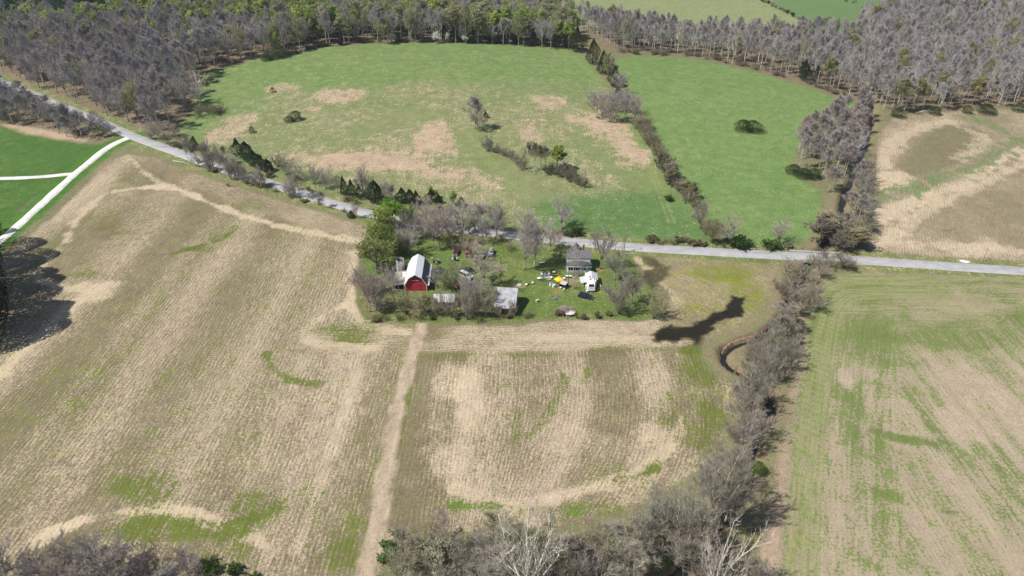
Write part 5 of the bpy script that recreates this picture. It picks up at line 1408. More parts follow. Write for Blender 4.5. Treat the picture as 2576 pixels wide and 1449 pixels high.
# ---- large grey shed with a long roof
a, c = at(*z1(1662, 1300)), at(*z1(1885, 1305))
w_ = (c - a).length; hw = w_ / 2
tl, trp = z1(1665, 978), z1(1888, 1018)
base_mid = ((a.x + c.x) / 2, (a.y + c.y) / 2)
shed2 = tag(empty('shed', (base_mid[0], base_mid[1], a.z), R(-7)), 'large grey shed with a long weathered sheet-metal roof facing the field', 'shed')
d_ = 9.4
sec = [(0, -.2), (d_, -.2), (d_, 4.0), (d_ * .80, 5.6), (0, 2.7)]
MB().prism(sec, 'x', -hw, hw).build('wall', M_oldwood, shed2)
rr = MB()
rr.slab([(-hw - .3, -.35, 2.74), (hw + .3, -.35, 2.74), (hw + .3, d_ * .80, 5.75), (-hw - .3, d_ * .80, 5.75)], .1)
rr.slab([(-hw - .3, d_ * .80, 5.75), (hw + .3, d_ * .80, 5.75), (hw + .3, d_ + .4, 3.85), (-hw - .3, d_ + .4, 3.85)], .1)
rr.build('roof', M_greytin, shed2)
MB().box(-hw * .3, hw * .35, -.06, .03, 0, 2.0).build('door', M_darkwood, shed2)
MB().box(-hw, hw, -.12, -.02, 2.5, 2.62).build('fascia', M_darkwood, shed2)

# ---- farmhouse
a, c = at(*zh(205, 840)), at(*zh(725, 830))
w_ = (c - a).length; hw = w_ / 2
house = tag(empty('farmhouse', ((a.x + c.x) / 2, a.y, a.z), R(-1.5)), 'white two-storey farmhouse with grey shingle roofs and a red brick chimney', 'house')
pd, md = 2.5, 5.4                            # depth of the rear single-storey part, of the main block
ev, rg = 4.75, 6.4
MB().box(-hw, hw, 0, pd, -.2, 2.75).build('porch_wall', M_siding, house)
MB().prism([(pd, -.2), (pd + md, -.2), (pd + md, ev), (pd + md * .5, rg - .15), (pd, ev)], 'x', -hw, hw).build('wall', M_siding, house)
rf = MB()
y0, y1, ym = pd - .22, pd + md + .4, pd + md * .5
rf.slab([(-hw - .3, y0, ev - .12), (hw + .3, y0, ev - .12), (hw + .3, ym, rg), (-hw - .3, ym, rg)], .14)
rf.slab([(-hw - .3, ym, rg), (hw + .3, ym, rg), (hw + .3, y1, ev - .12), (-hw - .3, y1, ev - .12)], .14)
rf.build('roof', M_shingle, house)
# cross gable towards the road
wx, ww = -hw * .19, 2.1
wg = MB().prism([(wx - ww, -.2), (wx + ww, -.2), (wx + ww, ev), (wx, 7.15), (wx - ww, ev)], 'y', pd + md - .6, pd + md + .9).build('front_wing', M_siding, house)
rf = MB()
for s in (-1, 1):
    rf.slab([(wx + s * (ww + .3), ym + .4, ev - .3), (wx + s * (ww + .3), pd + md + 1.3, ev - .3), (wx, pd + md + 1.3, 7.35), (wx, ym + .4, 7.35)], .14)
rf.build('front_wing_roof', M_shingle, wg)
# hipped lower roof over the rear part
hp = MB()
e = .4; zt = 3.55; ze = 2.7
A, Bq, Cc, D_ = (-hw - e, -e, ze), (hw + e, -e, ze), (hw + e, pd - .02, ze + .15), (-hw - e, pd - .02, ze + .15)
R1, R2 = (-hw * .30, pd - .02, zt), (hw * .25, pd - .02, zt)
hp.face([A, Bq, R2, R1]); hp.face([Bq, Cc, R2]); hp.face([D_, A, R1]); hp.face([A, D_, Cc, Bq]); hp.face([R1, R2, Cc, D_])
hp.build('rear_roof', M_shingle2, house)
MB().box(-hw - e, hw + e, -e - .05, -e + .04, ze - .17, ze + .03).build('gutter', M_white, house)
cx_ = hw * .36
ch = MB().box(cx_, cx_ + .6, ym + 1.0, ym + 1.5, 4.4, 7.6).build('chimney', M_brick, house)
MB().box(cx_ - .07, cx_ + .67, ym + .93, ym + 1.57, 7.6, 7.78).build('chimney_cap', mat('sooty_cap', (.12, .10, .10), .9), ch)
def window(parent, x, y, z, w, h):
    f = MB().box(x - w / 2 - .08, x + w / 2 + .08, y - .05, y + .02, z - .08, z + h + .08).build('window', M_white, parent)
    MB().box(x - w / 2, x + w / 2, y - .075, y - .052, z, z + h).build('pane', M_glass, f)
window(house, hw * .52, 0, 1.2, .7, .8)
window(house, hw * .86, 0, 1.2, .5, .8)
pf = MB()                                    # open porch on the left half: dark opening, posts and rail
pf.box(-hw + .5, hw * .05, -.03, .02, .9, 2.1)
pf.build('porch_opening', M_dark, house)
pp = MB()
for k in range(6):
    x = -hw + .3 + k * (hw * 1.12 - .3) / 5
    pp.box(x - .06, x + .06, -.15, -.04, 0, 2.45)
pp.box(-hw + .3, hw * .12, -.14, -.05, .75, .85)
for k in range(28): x = -hw + .4 + k * (hw * 1.05) / 28; pp.box(x - .02, x + .02, -.12, -.08, .1, .75)
pp.build('porch_railing', M_white, house)
MB().box(-hw * .35, hw * .02, -1.9, -.16, -.1, .35).box(-hw * .35, hw * .02, -2.4, -1.9, -.1, .18).build('steps', M_timber, house)
MB().box(hw * .2, hw * .2 + .8, -.05, .03, .1, 2.05).build('door', mat('grey_door', (.5, .5, .5), .6), house)
for x, y in ((-hw - .4, -.7), (-hw - .15, -1.6)):
    pass
# ---- grey metal-roofed shelter joined to the trailer
p = at(*zh(745, 870), 3.2)
mp_ = tag(empty('garden_shed', (p.x + .2, p.y - .6, p.z), R(-2)), 'white shed with a light grey gabled metal roof between house and trailer', 'shed')
MB().prism([(-1.75, -.1), (1.75, -.1), (1.75, 2.6), (0, 3.3), (-1.75, 2.6)], 'y', -1.9, 1.9).build('wall', M_siding, mp_)
q = MB()
for s in (-1, 1): q.slab([(s * 2.1, -2.25, 2.55), (s * 2.1, 2.25, 2.55), (0, 2.25, 3.45), (0, -2.25, 3.45)], .08)
q.build('roof', seam_mat('pale_grey_sheet', (.52, .54, .57), .5, 1, .6, .2, .05), mp_)
MB().box(-1.86, -1.76, -.5, .4, 0, 1.95).build('door', PL('pale_door', (.7, .7, .68)), mp_)

# ---- travel trailer
p = at(*zh(760, 1300))
rv = tag(empty('travel_trailer', (p.x - .1, p.y + .3, p.z), R(3)), 'white travel trailer with a black front window and side awning', 'trailer')
prof = [(-.1, .75), (.15, .62), (7.6, .62), (7.8, .8), (7.8, 3.05), (7.6, 3.2), (1.5, 3.2), (.75, 3.0), (.1, 2.2)]       # (y, z): nose slopes
MB().prism([(y, z) for y, z in prof], 'x', -1.3, 1.3, inset=.12).build('body', PL('trailer_white', (.82, .82, .81), .4), rv)
nose = MB()
n0, n1 = Vector((0, .12, 2.2)), Vector((0, .76, 3.0))
nn = Vector((0, -.78, .62)).normalized() * .03
pts = [Vector((-.95, .10, 1.55)), Vector((.95, .10, 1.55)), Vector((1.0, .16, 2.22)), Vector((.85, .72, 2.94)), Vector((-.85, .72, 2.94)), Vector((-1.0, .16, 2.22))]
for quad in ((0, 1, 2, 5), (5, 2, 3, 4)):
    nose.slab([pts[i] + nn + Vector((0, -.03, .02)) for i in quad], .02)
nw = nose.build('front_window', M_glass, rv)
MB().box(-.6, .6, .0, .06, 1.62, 1.75).build('window_streak', PL('grey_streak', (.4, .42, .45)), nw)
MB().box(-1.15, 1.15, -.02, .16, .55, 1.1).build('front_mask', PL('black_mask', (.02, .02, .022)), rv)
for y, z in ((3.4, 3.2), (4.9, 3.2)):
    MB().prism([(-.35, z - .02), (.35, z - .02), (.28, z + .2), (-.28, z + .2)], 'y', y - .35, y + .35).build('roof_vent', PL('vent_grey', (.16, .16, .17)), rv)
MB().prism([(-.4, 3.18), (.4, 3.18), (.3, 3.42), (-.3, 3.42)], 'y', 6.1, 6.9).build('air_conditioner', PL('trailer_white', (.8, .8, .8)), rv)
MB().box(1.3, 1.95, 2.6, 4.6, .85, 2.75).build('slide_out', PL('trailer_white', (.8, .8, .8)), rv)
MB().box(-1.95, -1.3, .6, 1.5, .9, 2.3).build('slide_out', PL('trailer_white', (.8, .8, .8)), rv)
aw = MB().slab([(-1.3, 2.4, 2.75), (-1.3, 6.4, 2.75), (-3.4, 6.4, 2.35), (-3.4, 2.4, 2.35)], .05).build('awning', PL('awning_grey', (.50, .53, .54)), rv)
for y in (2.5, 6.3): MB().tube([(-3.35, y, 2.33), (-1.35, y, .9)], .035, 5).build('awning_arm', M_steel, aw)
MB().box(-1.33, -1.29, 3.2, 3.9, .75, 2.5).build('door', PL('door_white', (.7, .7, .7)), rv)
def wheel(parent, x, y, r, w, dirx=True, rim=M_chrome, name='wheel'):
    t = MB().lathe([(r * .62, -w / 2), (r, -w / 2 + .03), (r, w / 2 - .03), (r * .62, w / 2)], 16, (x, y, r), 'x' if dirx else 'y').build(name, M_rubber, parent)
    MB().lathe([(.03, -w / 2 - .02), (r * .6, -w / 2 + .01), (r * .6, w / 2 - .01), (.03, w / 2 + .02)], 12, (x, y, r), 'x' if dirx else 'y').build('rim', rim, t)
for s in (-1, 1):
    for y in (4.2, 5.1): wheel(rv, s * 1.12, y, .36, .24)
MB().tube([(-.5, .1, .5), (0, -1.2, .48)], .05, 5).tube([(.5, .1, .5), (0, -1.2, .48)], .05, 5).lathe([(.04, 0), (.05, .6)], 8, (0, -1.1, .05)).build('hitch', M_steel, rv)
dk = place('timber_deck', zh, (915, 1080), R(2), 'small reddish timber deck with a white step beside the trailer', 'deck', z=.6)
q = MB()
for k in range(8): q.box(-.75, .75, -.8 + k * .2, -.8 + k * .2 + .18, .5, .56)
q.build('boards', mat('red_brown_boards', (.27, .14, .11), .85, var=.25, vscale=4), dk)
for x in (-.65, .65):
    for y in (-.7, .7): MB().box(x - .05, x + .05, y - .05, y + .05, -.1, .5).build('leg', M_timber, dk)
MB().box(.2, .75, -1.35, -.82, -.05, .35).build('step', M_white, dk)

# ---- vehicles
def loft(profile, ws, mats, parent, name):
    """profile: (y, z) outline; ws: (x, inset) sections across"""
    m = MB(); n = len(profile); cy = sum(p[0] for p in profile) / n; cz = sum(p[1] for p in profile) / n
    b = 0
    for x, k in ws:
        m.v += [(x, cy + (y - cy) * k, cz + (z - cz) * (1 - (1 - k) * .6)) for y, z in profile]
    for s in range(len(ws) - 1):
        for i in range(n):
            j = (i + 1) % n
            m.f.append((s * n + i, s * n + j, (s + 1) * n + j, (s + 1) * n + i)); m.m.append(0)
    m.f.append(tuple(reversed(range(n)))); m.m.append(0)
    m.f.append(tuple((len(ws) - 1) * n + i for i in range(n))); m.m.append(0)
    return m.build(name, mats, parent)
def paint(name, c, rough=.25, rust=None):
    if rust: return mat(name, c, .7, col2=rust, vscale=1.6)
    m = mat(name, c, rough, spec=.5, var=.05, vscale=1); m.node_tree.nodes['Principled BSDF'].inputs['Coat Weight'].default_value = .6
    return m
def car(f, pt, head, kind, pm, label, cat='car', L=4.6, Wd=1.82, rim=M_chrome, name=None):
    """head: direction of the front, degrees from +x; built along +y, y=0 in the middle"""
    root = place(name or {'suv': 'suv', 'sedan': 'car', 'van': 'van', 'pickup': 'pickup_truck'}[kind], f, pt, R(head - 90), label, cat)
    h = L / 2; w = Wd / 2
    if kind == 'sedan':
        low = [(-h, .35), (h, .32), (h + .03, .6), (h - .1, .78), (h * .38, .92), (-h * .62, .95), (-h + .05, .9), (-h - .02, .6)]
        cab = [(h * .36, .9), (h * .02, 1.38), (-h * .38, 1.4), (-h * .72, .93)]; top = (h * .0, -h * .37, 1.4)
    elif kind == 'suv':
        low = [(-h, .42), (h, .38), (h + .03, .7), (h - .12, .95), (h * .42, 1.06), (-h * .9, 1.1), (-h - .02, .9)]
        cab = [(h * .42, 1.04), (h * .1, 1.66), (-h * .75, 1.68), (-h * .97, 1.08)]; top = (h * .08, -h * .76, 1.68)
    elif kind == 'van':
        low = [(-h, .42), (h, .4), (h + .02, .8), (h - .15, 1.08), (h * .62, 1.18), (-h, 1.2)]
        cab = [(h * .62, 1.16), (h * .3, 1.9), (-h * .96, 1.95), (-h, 1.18)]; top = (h * .29, -h * .96, 1.95)
    else:
        low = [(-h, .5), (h, .46), (h + .03, .8), (h - .1, 1.04), (h * .42, 1.12), (-h * .02, 1.14), (-h * .02, .72), (-h, .72)]
        cab = [(h * .42, 1.1), (h * .18, 1.72), (-h * .0, 1.74), (-h * .05, 1.12)]; top = (h * .17, -h * .0, 1.74)
    body = loft(low, [(-w, .96), (-w + .12, 1), (w - .12, 1), (w, .96)], pm, root, 'body')
    # glasshouse narrows towards the roof
    q = MB(); n = len(cab); z0 = min(z for _, z in cab); z1_ = max(z for _, z in cab)
    tw = lambda z: w - .06 - .2 * (z - z0) / (z1_ - z0)
    for s in (-1, 1): q.v += [(s * tw(z), y, z) for y, z in cab]
    for i in range(n):
        j = (i + 1) % n; q.f.append((i, j, n + j, n + i)); q.m.append(0)
    q.f += [tuple(reversed(range(n))), tuple(range(n, 2 * n))]; q.m += [0, 0]
    q.build('windows', M_glass, root)
    rw = tw(z1_)
    rr = MB().prism([(-rw - .01, top[2] - .03), (rw + .01, top[2] - .03), (rw - .12, top[2] + .06), (-rw + .12, top[2] + .06)], 'y', top[1] - .03, top[0] + .03)
    for s in (-1, 1):                        # pillars
        for (ya, ha_), (yb_, hb_) in ((cab[0], cab[1]), (cab[3], cab[2])):
            rr.tube([(s * (tw(ha_) + .005), ya, ha_), (s * (tw(hb_) + .005), yb_, hb_)], .045, 4)
        if kind in ('suv', 'van', 'sedan'):
            ym_ = (cab[1][0] + cab[2][0]) / 2
            rr.tube([(s * (tw(z0) + .01), ym_, z0), (s * (rw + .01), ym_, z1_)], .045, 4)
    rr.build('roof', pm, root)
    if kind == 'pickup':
        q = MB()
        for s in (-1, 1): q.box(s * w - .07 * (s > 0), s * w + .07 * (s < 0), -h, -h * .03, .7, 1.14)
        q.box(-w + .07, w - .07, -h, -h + .07, .7, 1.12); q.build('cargo_bed', pm, root)
    for s in (-1, 1):
        for y in (h * .62, -h * .6): wheel(root, s * (w - .08), y, .34 if kind == 'sedan' else .38, .22, rim=rim)
        MB().prism([(s * w * .55, .62), (s * w * .92, .62), (s * w * .9, .8), (s * w * .55, .78)], 'y', h - .12, h + .06).build('headlight', PL('lamp_clear', (.75, .76, .78), .15), root)
        MB().box(s * w * .78 - .12, s * w * .78 + .12, -h - .05, -h + .06, .7, .9).build('taillight', PL('lamp_red', (.4, .02, .02), .2), root)
    MB().prism([(-w * .95, .38), (w * .95, .38), (w * .9, .58), (-w * .9, .58)], 'y', h - .05, h + .12).build('bumper', M_steel, root)
    return root
navy = paint('navy_paint', (.012, .018, .045), .15)
car(z2, (1335, 1045), -22, 'suv', navy, 'dark navy sport utility car parked in front of the trailer', 'car', L=5.0, Wd=1.95)
car(zv, (490, 400), 262, 'pickup', paint('maroon_paint', (.10, .008, .014), .35), 'dark maroon pickup truck behind the white-topped tractor', 'truck', L=5.2, Wd=1.9)
car(zv, (960, 520), 95, 'sedan', paint('faded_red_paint', (.30, .09, .08), .5), 'faded red car, leftmost in the row under the mauve tree', 'car', L=4.4)
car(zv, (1640, 560), 250, 'sedan', paint('grey_paint', (.30, .31, .33), .4), 'grey car under the mauve tree, between the white buggy and the silver car', 'car', L=4.4)
car(zv, (1990, 470), 265, 'suv', paint('silver_blue_paint', (.42, .44, .50), .35), 'silver-blue car at the right end of the row, on open grass', 'car', L=4.6)
car(zw, (590, 520), 80, 'pickup', paint('black_paint', (.02, .022, .026), .3), 'black pickup truck parked on the shadow side of the barn', 'truck', L=5.0, Wd=1.9)
car(zw, (1900, 740), -38, 'van', paint('silver_paint', (.55, .56, .59), .35), 'silver van facing the red truck in the middle of the yard', 'van', L=5.2, Wd=2.0)
car(zw, (2060, 480), -35, 'sedan', paint('dark_blue_paint', (.03, .035, .05), .4), 'dark car half hidden behind the silver van', 'car', L=4.4)
car(zv, (1570, 1040), -20, 'sedan', paint('blue_grey_paint', (.17, .19, .24), .4), 'blue-grey car under the wide pale-branched tree', 'car', L=4.4)
# red truck with a rusty flatbed
tk = place('flatbed_truck', zw, (1800, 1130), R(-63), 'old red truck with a rusty brown flatbed', 'truck')
rustm = mat('rusty_plate', (.34, .23, .20), .9, col2=(.2, .12, .10), vscale=2.2)
redt = mat('old_red_paint', (.36, .035, .03), .6, var=.2, vscale=1.5)
loft([(-3.2, .6), (-1.5, .6), (-1.5, 1.25), (-1.75, 2.05), (-2.3, 2.05), (-2.45, 1.35), (-3.2, 1.2)], [(-.95, .95), (-.8, 1), (.8, 1), (.95, .95)], redt, tk, 'cab')
MB().slab([(-.75, -2.47, 1.42), (.75, -2.47, 1.42), (.7, -2.34, 1.98), (-.7, -2.34, 1.98)], .03).build('windscreen', M_glass, tk)
MB().prism([(-1.3, .95), (1.3, .95), (1.3, 1.12), (-1.3, 1.12)], 'y', -1.35, 2.6).build('flatbed', rustm, tk)
MB().prism([(-.9, 1.12), (.9, 1.12), (.6, 1.7), (-.4, 1.6)], 'y', -.8, 1.9).build('load', rustm, tk)
for s in (-1, 1):
    for y in (-2.5, 1.4): wheel(tk, s * .85, y, .45, .26, rim=M_steel)
MB().box(-.9, .9, -3.4, -3.2, .5, .75).build('bumper', PL('pale_bumper', (.6, .58, .5)), tk)
# tractor with white parts in front of the maroon pickup
def open_machine(f, pt, rz, label, c1, c2, name, cat):
    t = place(name, f, pt, R(rz), label, cat)
    MB().prism([(-1.1, .5), (1.2, .5), (1.3, .8), (1.1, 1.05), (-.2, 1.1), (-.35, .85), (-1.1, .8)], 'x', -.38, .38, inset=.06).build('body', c1, t)
    MB().box(-.3, .3, -.95, -.4, .85, 1.0).box(-.3, .3, -1.0, -.9, 1.0, 1.45).build('seat', PL('seat_black', (.03, .03, .03)), t)
    MB().tube([(0, -.1, 1.0), (0, -.25, 1.35)], .03, 5).lathe([(.2, 1.34), (.22, 1.36), (.2, 1.38)], 12, (0, -.25, 0), cap=False).build('steering_wheel', M_dark, t)
    for s in (-1, 1):
        wheel(t, s * .75, -.75, .55, .3, rim=c2); wheel(t, s * .6, .95, .33, .2, rim=c2)
        MB().lathe([(.02, 0), (.16, .02), (.16, .1), (.02, .12)], 10, (s * .5, 1.15, .95)).build('lamp', c2, t)
        MB().prism([(-1.2, .9), (-.2, .9), (-.35, 1.2), (-1.05, 1.2)], 'x', s * .62, s * .92).build('fender', c2, t)
    return t
open_machine(zv, (410, 720), 5, 'black and white tractor parked right in front of the maroon pickup', PL('machine_black', (.03, .03, .035)), PL('machine_white', (.78, .77, .74)), 'tractor', 'tractor')
open_machine(zv, (1250, 590), 2, 'white-marked buggy in the row of cars under the mauve tree', PL('buggy_grey', (.12, .13, .13)), PL('machine_white', (.78, .77, .74)), 'buggy', 'buggy')
open_machine(zb, (1640, 385), 60, 'black garden tractor with a yellow attachment on the grass behind the barn', PL('machine_black', (.03, .03, .035)), PL('mower_grey', (.35, .35, .33)), 'garden_tractor', 'tractor')

# ---- brush piles and other heaps
def brush_pile(f, pt, wpx, hgt, n, label, ash=True, col=(.34, .29, .25), name='brush_pile', asp=.7):
    p = at(*f(*pt)); w = px2m(p, wpx * .644 / 1) / 2
    root = tag(empty(name, (p.x, p.y, gz_at(p.x, p.y))), label, 'brush pile')
    q = MB()
    for _ in range(n):
        a = random.uniform(0, 6.28); rr_ = w * math.sqrt(random.random()) * .8
        c = Vector((math.cos(a) * rr_, math.sin(a) * rr_ * asp, 0)); zt_ = hgt * (1 - (rr_ / w) ** 1.6) * random.uniform(.3, 1.0)
        c.z = max(.05, zt_)
        d = Vector((random.gauss(0, 1), random.gauss(0, 1), random.gauss(0, .35))).normalized() * random.uniform(.5, 1.5)
        q.tube([c - d, c + Vector((0, 0, .08)), c + d], [random.uniform(.03, .07), .04, .015], 4)
    q.build('branches', mat(name + '_wood', col, .9, var=.35, vscale=2), root, fix=False)
    m = MB(); k = 18
    for ring, (rr_, zz) in enumerate(((w * .9, -.05), (w * .6, hgt * .45), (w * .25, hgt * .7), (.02, hgt * .75))):
        m.v += [(math.cos(2 * math.pi * i / k) * rr_ * random.uniform(.9, 1.1), asp * math.sin(2 * math.pi * i / k) * rr_ * random.uniform(.9, 1.1), zz) for i in range(k)]
    for r_ in range(3):
        for i in range(k): j = (i + 1) % k; m.f.append((r_ * k + i, r_ * k + j, (r_ + 1) * k + j, (r_ + 1) * k + i)); m.m.append(0)
    m.build('core', mat(name + '_core', (.12, .095, .08), .95, var=.5, vscale=3), root)
    if ash:
        m = MB(); 
        for ring, (rr_, zz) in enumerate(((w * .52, 0), (w * .45, .22), (w * .2, .34), (.02, .36))):
            m.v += [(w * .35 + math.cos(2 * math.pi * i / k) * rr_ * random.uniform(.85, 1.15), -w * .35 + asp * math.sin(2 * math.pi * i / k) * rr_, zz + hgt * .45) for i in range(k)]
        for r_ in range(3):
            for i in range(k): j = (i + 1) % k; m.f.append((r_ * k + i, r_ * k + j, (r_ + 1) * k + j, (r_ + 1) * k + i)); m.m.append(0)
        m.build('ash_heap', mat('pale_ash', (.58, .54, .51), .95, var=.3, vscale=2.5), root)
    return root
brush_pile(z2, (1065, 1245), 88, 1.9, 420, 'large burnt brush pile with pale ash at the lower edge of the lawn')
brush_pile(za, (850, 720), 17, .9, 110, 'pale scrap and branch heap among the junk left of the yellow canopy', ash=False, col=(.62, .59, .50), name='scrap_heap')
brush_pile(za, (640, 770), 13, .5, 60, 'low dark green heap in front of the pale scrap heap', ash=False, col=(.12, .15, .08), name='scrap_heap')
brush_pile(zw, (1700, 420), 22, 1.4, 160, 'grey-brown bush-like heap behind the silver van', ash=False, col=(.24, .2, .19))
brush_pile(zh, (420, 1050), 22, .5, 70, 'pale cut branches on the bare ground left of the trailer', ash=False, col=(.42, .36, .27))

# fire ring on the bare patch by the grey shed
fr_ = place('fire_ring', zs, (775, 205), 0, 'ring of pale stones with ash on the bare patch behind the grey shed', 'fire pit')
for k in range(9):
    a = k * 2 * math.pi / 9 + random.uniform(-.15, .15); r_ = random.uniform(.16, .26)
    MB().lathe([(r_ * .6, -.05), (r_, .1), (r_ * .8, .22), (r_ * .2, .3)], 7, (math.cos(a) * .8, math.sin(a) * .8, 0)).build('stone', PL('pale_stone', (.55, .51, .47), .9), fr_)
MB().lathe([(.75, .02), (.5, .1), (.02, .14)], 14).build('ash', PL('ash_grey', (.62, .6, .58), .95), fr_)

# ---- shelters
cn = place('canopy', za, (1465, 700), R(38), 'bright yellow pop-up canopy on four legs', 'canopy', z=2.1)
cw = 1.25
q = MB()
for s in range(4):
    a0_, a1_ = math.pi / 4 + s * math.pi / 2, math.pi / 4 + (s + 1) * math.pi / 2
    A_, B_ = Vector((math.cos(a0_) * cw * 1.414, math.sin(a0_) * cw * 1.414, 2.0)), Vector((math.cos(a1_) * cw * 1.414, math.sin(a1_) * cw * 1.414, 2.0))
    q.face([A_, B_, (0, 0, 2.4)]); q.face([A_ - Vector((0, 0, .22)), B_ - Vector((0, 0, .22)), B_, A_])
q.build('cover', PL('yellow_fabric', (.85, .56, .02), .7), cn, fix=False)
for x in (-cw, cw):
    for y in (-cw, cw): MB().tube([(x, y, 0), (x, y, 2.0)], .03, 5).build('leg', M_steel, cn)
th = place('tarp_shelter', za, (1740, 930), R(-33), 'low dark shelter under a pinkish-grey tarp beside the yellow canopy', 'shelter', z=1.7)
q = MB(); n_ = 6
for i in range(n_ + 1):
    for j in range(n_ + 1):
        u, v = i / n_, j / n_
        q.v.append((-1.25 + 2.5 * u, -1.05 + 2.1 * v, 1.75 + .22 * v - .12 * math.sin(math.pi * u) + random.uniform(-.05, .05)))
for i in range(n_):
    for j in range(n_): q.f.append((i * 7 + j, (i + 1) * 7 + j, (i + 1) * 7 + j + 1, i * 7 + j + 1)); q.m.append(0)
q.build('tarp', PL('pinkish_tarp', (.50, .43, .42), .85), th, fix=False)
MB().box(-1.15, 1.15, .9, .96, -.1, 1.8).box(-1.18, -1.12, -.9, .9, -.1, 1.7).box(1.12, 1.18, -.9, .9, -.1, 1.7).box(-1.1, 1.1, -.3, .88, -.05, .9).build('dark_wall', M_dark, th)
for x in (-1.18, 1.18): MB().box(x - .04, x + .04, -1.0, -.92, -.1, 1.7).build('post', M_timber, th)

# ---- small things about the yard
def chair(f, pt, rz, m, label, lying=False):
    t = place('lawn_chair', f, pt, R(rz), label, 'chair')
    MB().prism([(-.28, .40), (.28, .40), (.26, .46), (-.26, .46)], 'y', -.26, .28).build('seat', m, t)
    MB().slab([(-.28, .26, .44), (.28, .26, .44), (.25, .42, 1.0), (-.25, .42, 1.0)], .05).build('backrest', m, t)
    for x in (-.26, .26):
        for y in (-.24, .26): MB().tube([(x, y, 0), (x * .95, y * .95, .42)], .03, 5).build('leg', m, t)
        MB().box(x - .03, x + .03, -.22, .34, .62, .66).build('armrest', m, t)
    if lying: t.rotation_euler = (R(80), 0, R(rz)); t.location.z += .3
    t.scale = (1.25, 1.25, 1.25)
    return t
def tub(f, pt, r, h, m, label, name='tub', cat='tub', m2=None, lid=False, group=None):
    t = place(name, f, pt, random.uniform(0, 3), label, cat, group)
    MB().lathe([(r * .8, 0), (r, h), (r * 1.06, h), (r * 1.06, h + .05), (r * .93, h + .05), (r * .74, .06), (.01, .06)], 16, cap=False).build('bowl', m, t)
    if lid: MB().lathe([(r * 1.1, h + .06), (r * 1.05, h + .13), (r * .3, h + .17), (.01, h + .17)], 16, cap=False).build('lid', m2 or m, t)
    else: MB().lathe([(r * .85, h * .7), (.01, h * .72)], 14, cap=False).build('contents', m2 or M_dark, t)
    return t
def table(f, pt, rz, w, d, h, m, label, cat='table', name='table'):
    t = place(name, f, pt, R(rz), label, cat)
    MB().prism([(-w / 2, h - .07), (w / 2, h - .07), (w / 2 - .03, h), (-w / 2 + .03, h)], 'y', -d / 2, d / 2).build('table_top', m, t)
    for x in (-1, 1):
        for y in (-1, 1): MB().tube([(x * w * .44, y * d * .42, 0), (x * w * .42, y * d * .38, h - .07)], .035, 5).build('leg', M_steel, t)
    return t
WH = PL('white_plastic', (.80, .80, .77)); BLK = PL('black_plastic', (.03, .03, .035)); BLU = PL('blue_plastic', (.12, .2, .5)); SKY = PL('bright_blue_plastic', (.03, .26, .70)); YEL = PL('pale_yellow_plastic', (.75, .72, .30)); GRN = PL('dark_green_plastic', (.03, .10, .06)); GRY = PL('grey_plastic', (.30, .31, .34)); PNK = PL('pink_plastic', (.68, .42, .52)); PGR = PL('pale_green_plastic', (.55, .70, .62)); ORG = PL('orange_wood', (.65, .28, .08)); CRM = PL('cream_plastic', (.72, .66, .52))
tub(za, (350, 755), .55, .6, BLK, 'round white-lidded black tub at the left end of the junk', m2=WH, lid=True)
chair(za, (455, 740), 40, WH, 'white chair just right of the white-lidded tub')
chair(za, (515, 520), 10, CRM, 'pale cream chair at the back left of the junk')
chair(za, (665, 560), -20, BLU, 'blue chair at the back of the junk under the tall pale tree')
chair(za, (925, 510), 15, PNK, 'pink chair at the back of the junk')
tub(za, (1040, 690), .52, .55, GRY, 'grey-blue tub with a white cover behind the scrap heap', m2=WH, lid=True)
table(za, (1190, 400), 0, 1.1, .9, .75, CRM, 'pale table standing in the shade behind the junk')
tr_ = place('planter_box', za, (1205, 550), R(-3), 'long dark green planter box behind the yellow canopy', 'planter')
MB().box(-.95, .95, -.28, -.2, 0, .45).box(-.95, .95, .2, .28, 0, .45).box(-.95, -.87, -.2, .2, 0, .45).box(.87, .95, -.2, .2, 0, .45).build('box', GRN, tr_)
MB().box(-.86, .86, -.19, .19, .05, .36).build('soil', PL('dark_soil', (.05, .04, .03)), tr_)
es = place('easel', za, (1465, 470), R(20), 'orange wooden a-frame stand on the grass behind the yellow canopy', 'stand')
for s in (-1, 1): MB().tube([(s * .3, -.25, 0), (s * .08, 0, 1.3)], .06, 4).tube([(s * .3, .35, 0), (s * .08, 0, 1.3)], .06, 4).build('leg', ORG, es)
MB().box(-.34, .34, -.2, -.13, .5, .85).build('panel', ORG, es)
bt = place('rowing_boat', za, (2030, 620), R(-6), 'pale green flat-topped boat shape with dark sides lying by the porch', 'boat')
hl = [(-1.45, -.1, .45), (-1.0, .5, .6), (0, .6, .62), (1.3, .52, .6), (1.3, -.52, .6), (0, -.6, .62), (-1.0, -.5, .6)]
q = MB(); n_ = len(hl)
q.v += [(x * .9, y * .7, 0.05) for x, y, z in hl] + hl
for i in range(n_): q.f.append((i, (i + 1) % n_, n_ + (i + 1) % n_, n_ + i)); q.m.append(0)
q.f.append(tuple(reversed(range(n_)))); q.m.append(0)
q.build('hull', PL('dark_hull', (.05, .09, .085)), bt)
MB().prism([(x * .97, y * .94) for x, y, z in hl], 'z', .6, .68).build('deck', PGR, bt)
MB().box(-.2, .0, -.55, .55, .68, .74).box(.7, .9, -.5, .5, .68, .74).build('thwart', GRN, bt)
sl = place('slide', za, (2290, 690), R(-70), 'white curved plastic slide beside the pale green boat', 'slide')
MB().tube([(-.9, 0, .1), (-.3, 0, .2), (.3, 0, .7), (.7, 0, 1.1)], .16, 6).build('chute', WH, sl)
MB().tube([(.75, -.2, 0), (.7, 0, 1.05)], .04, 4).tube([(.75, .2, 0), (.7, 0, 1.05)], .04, 4).build('ladder', GRY, sl)
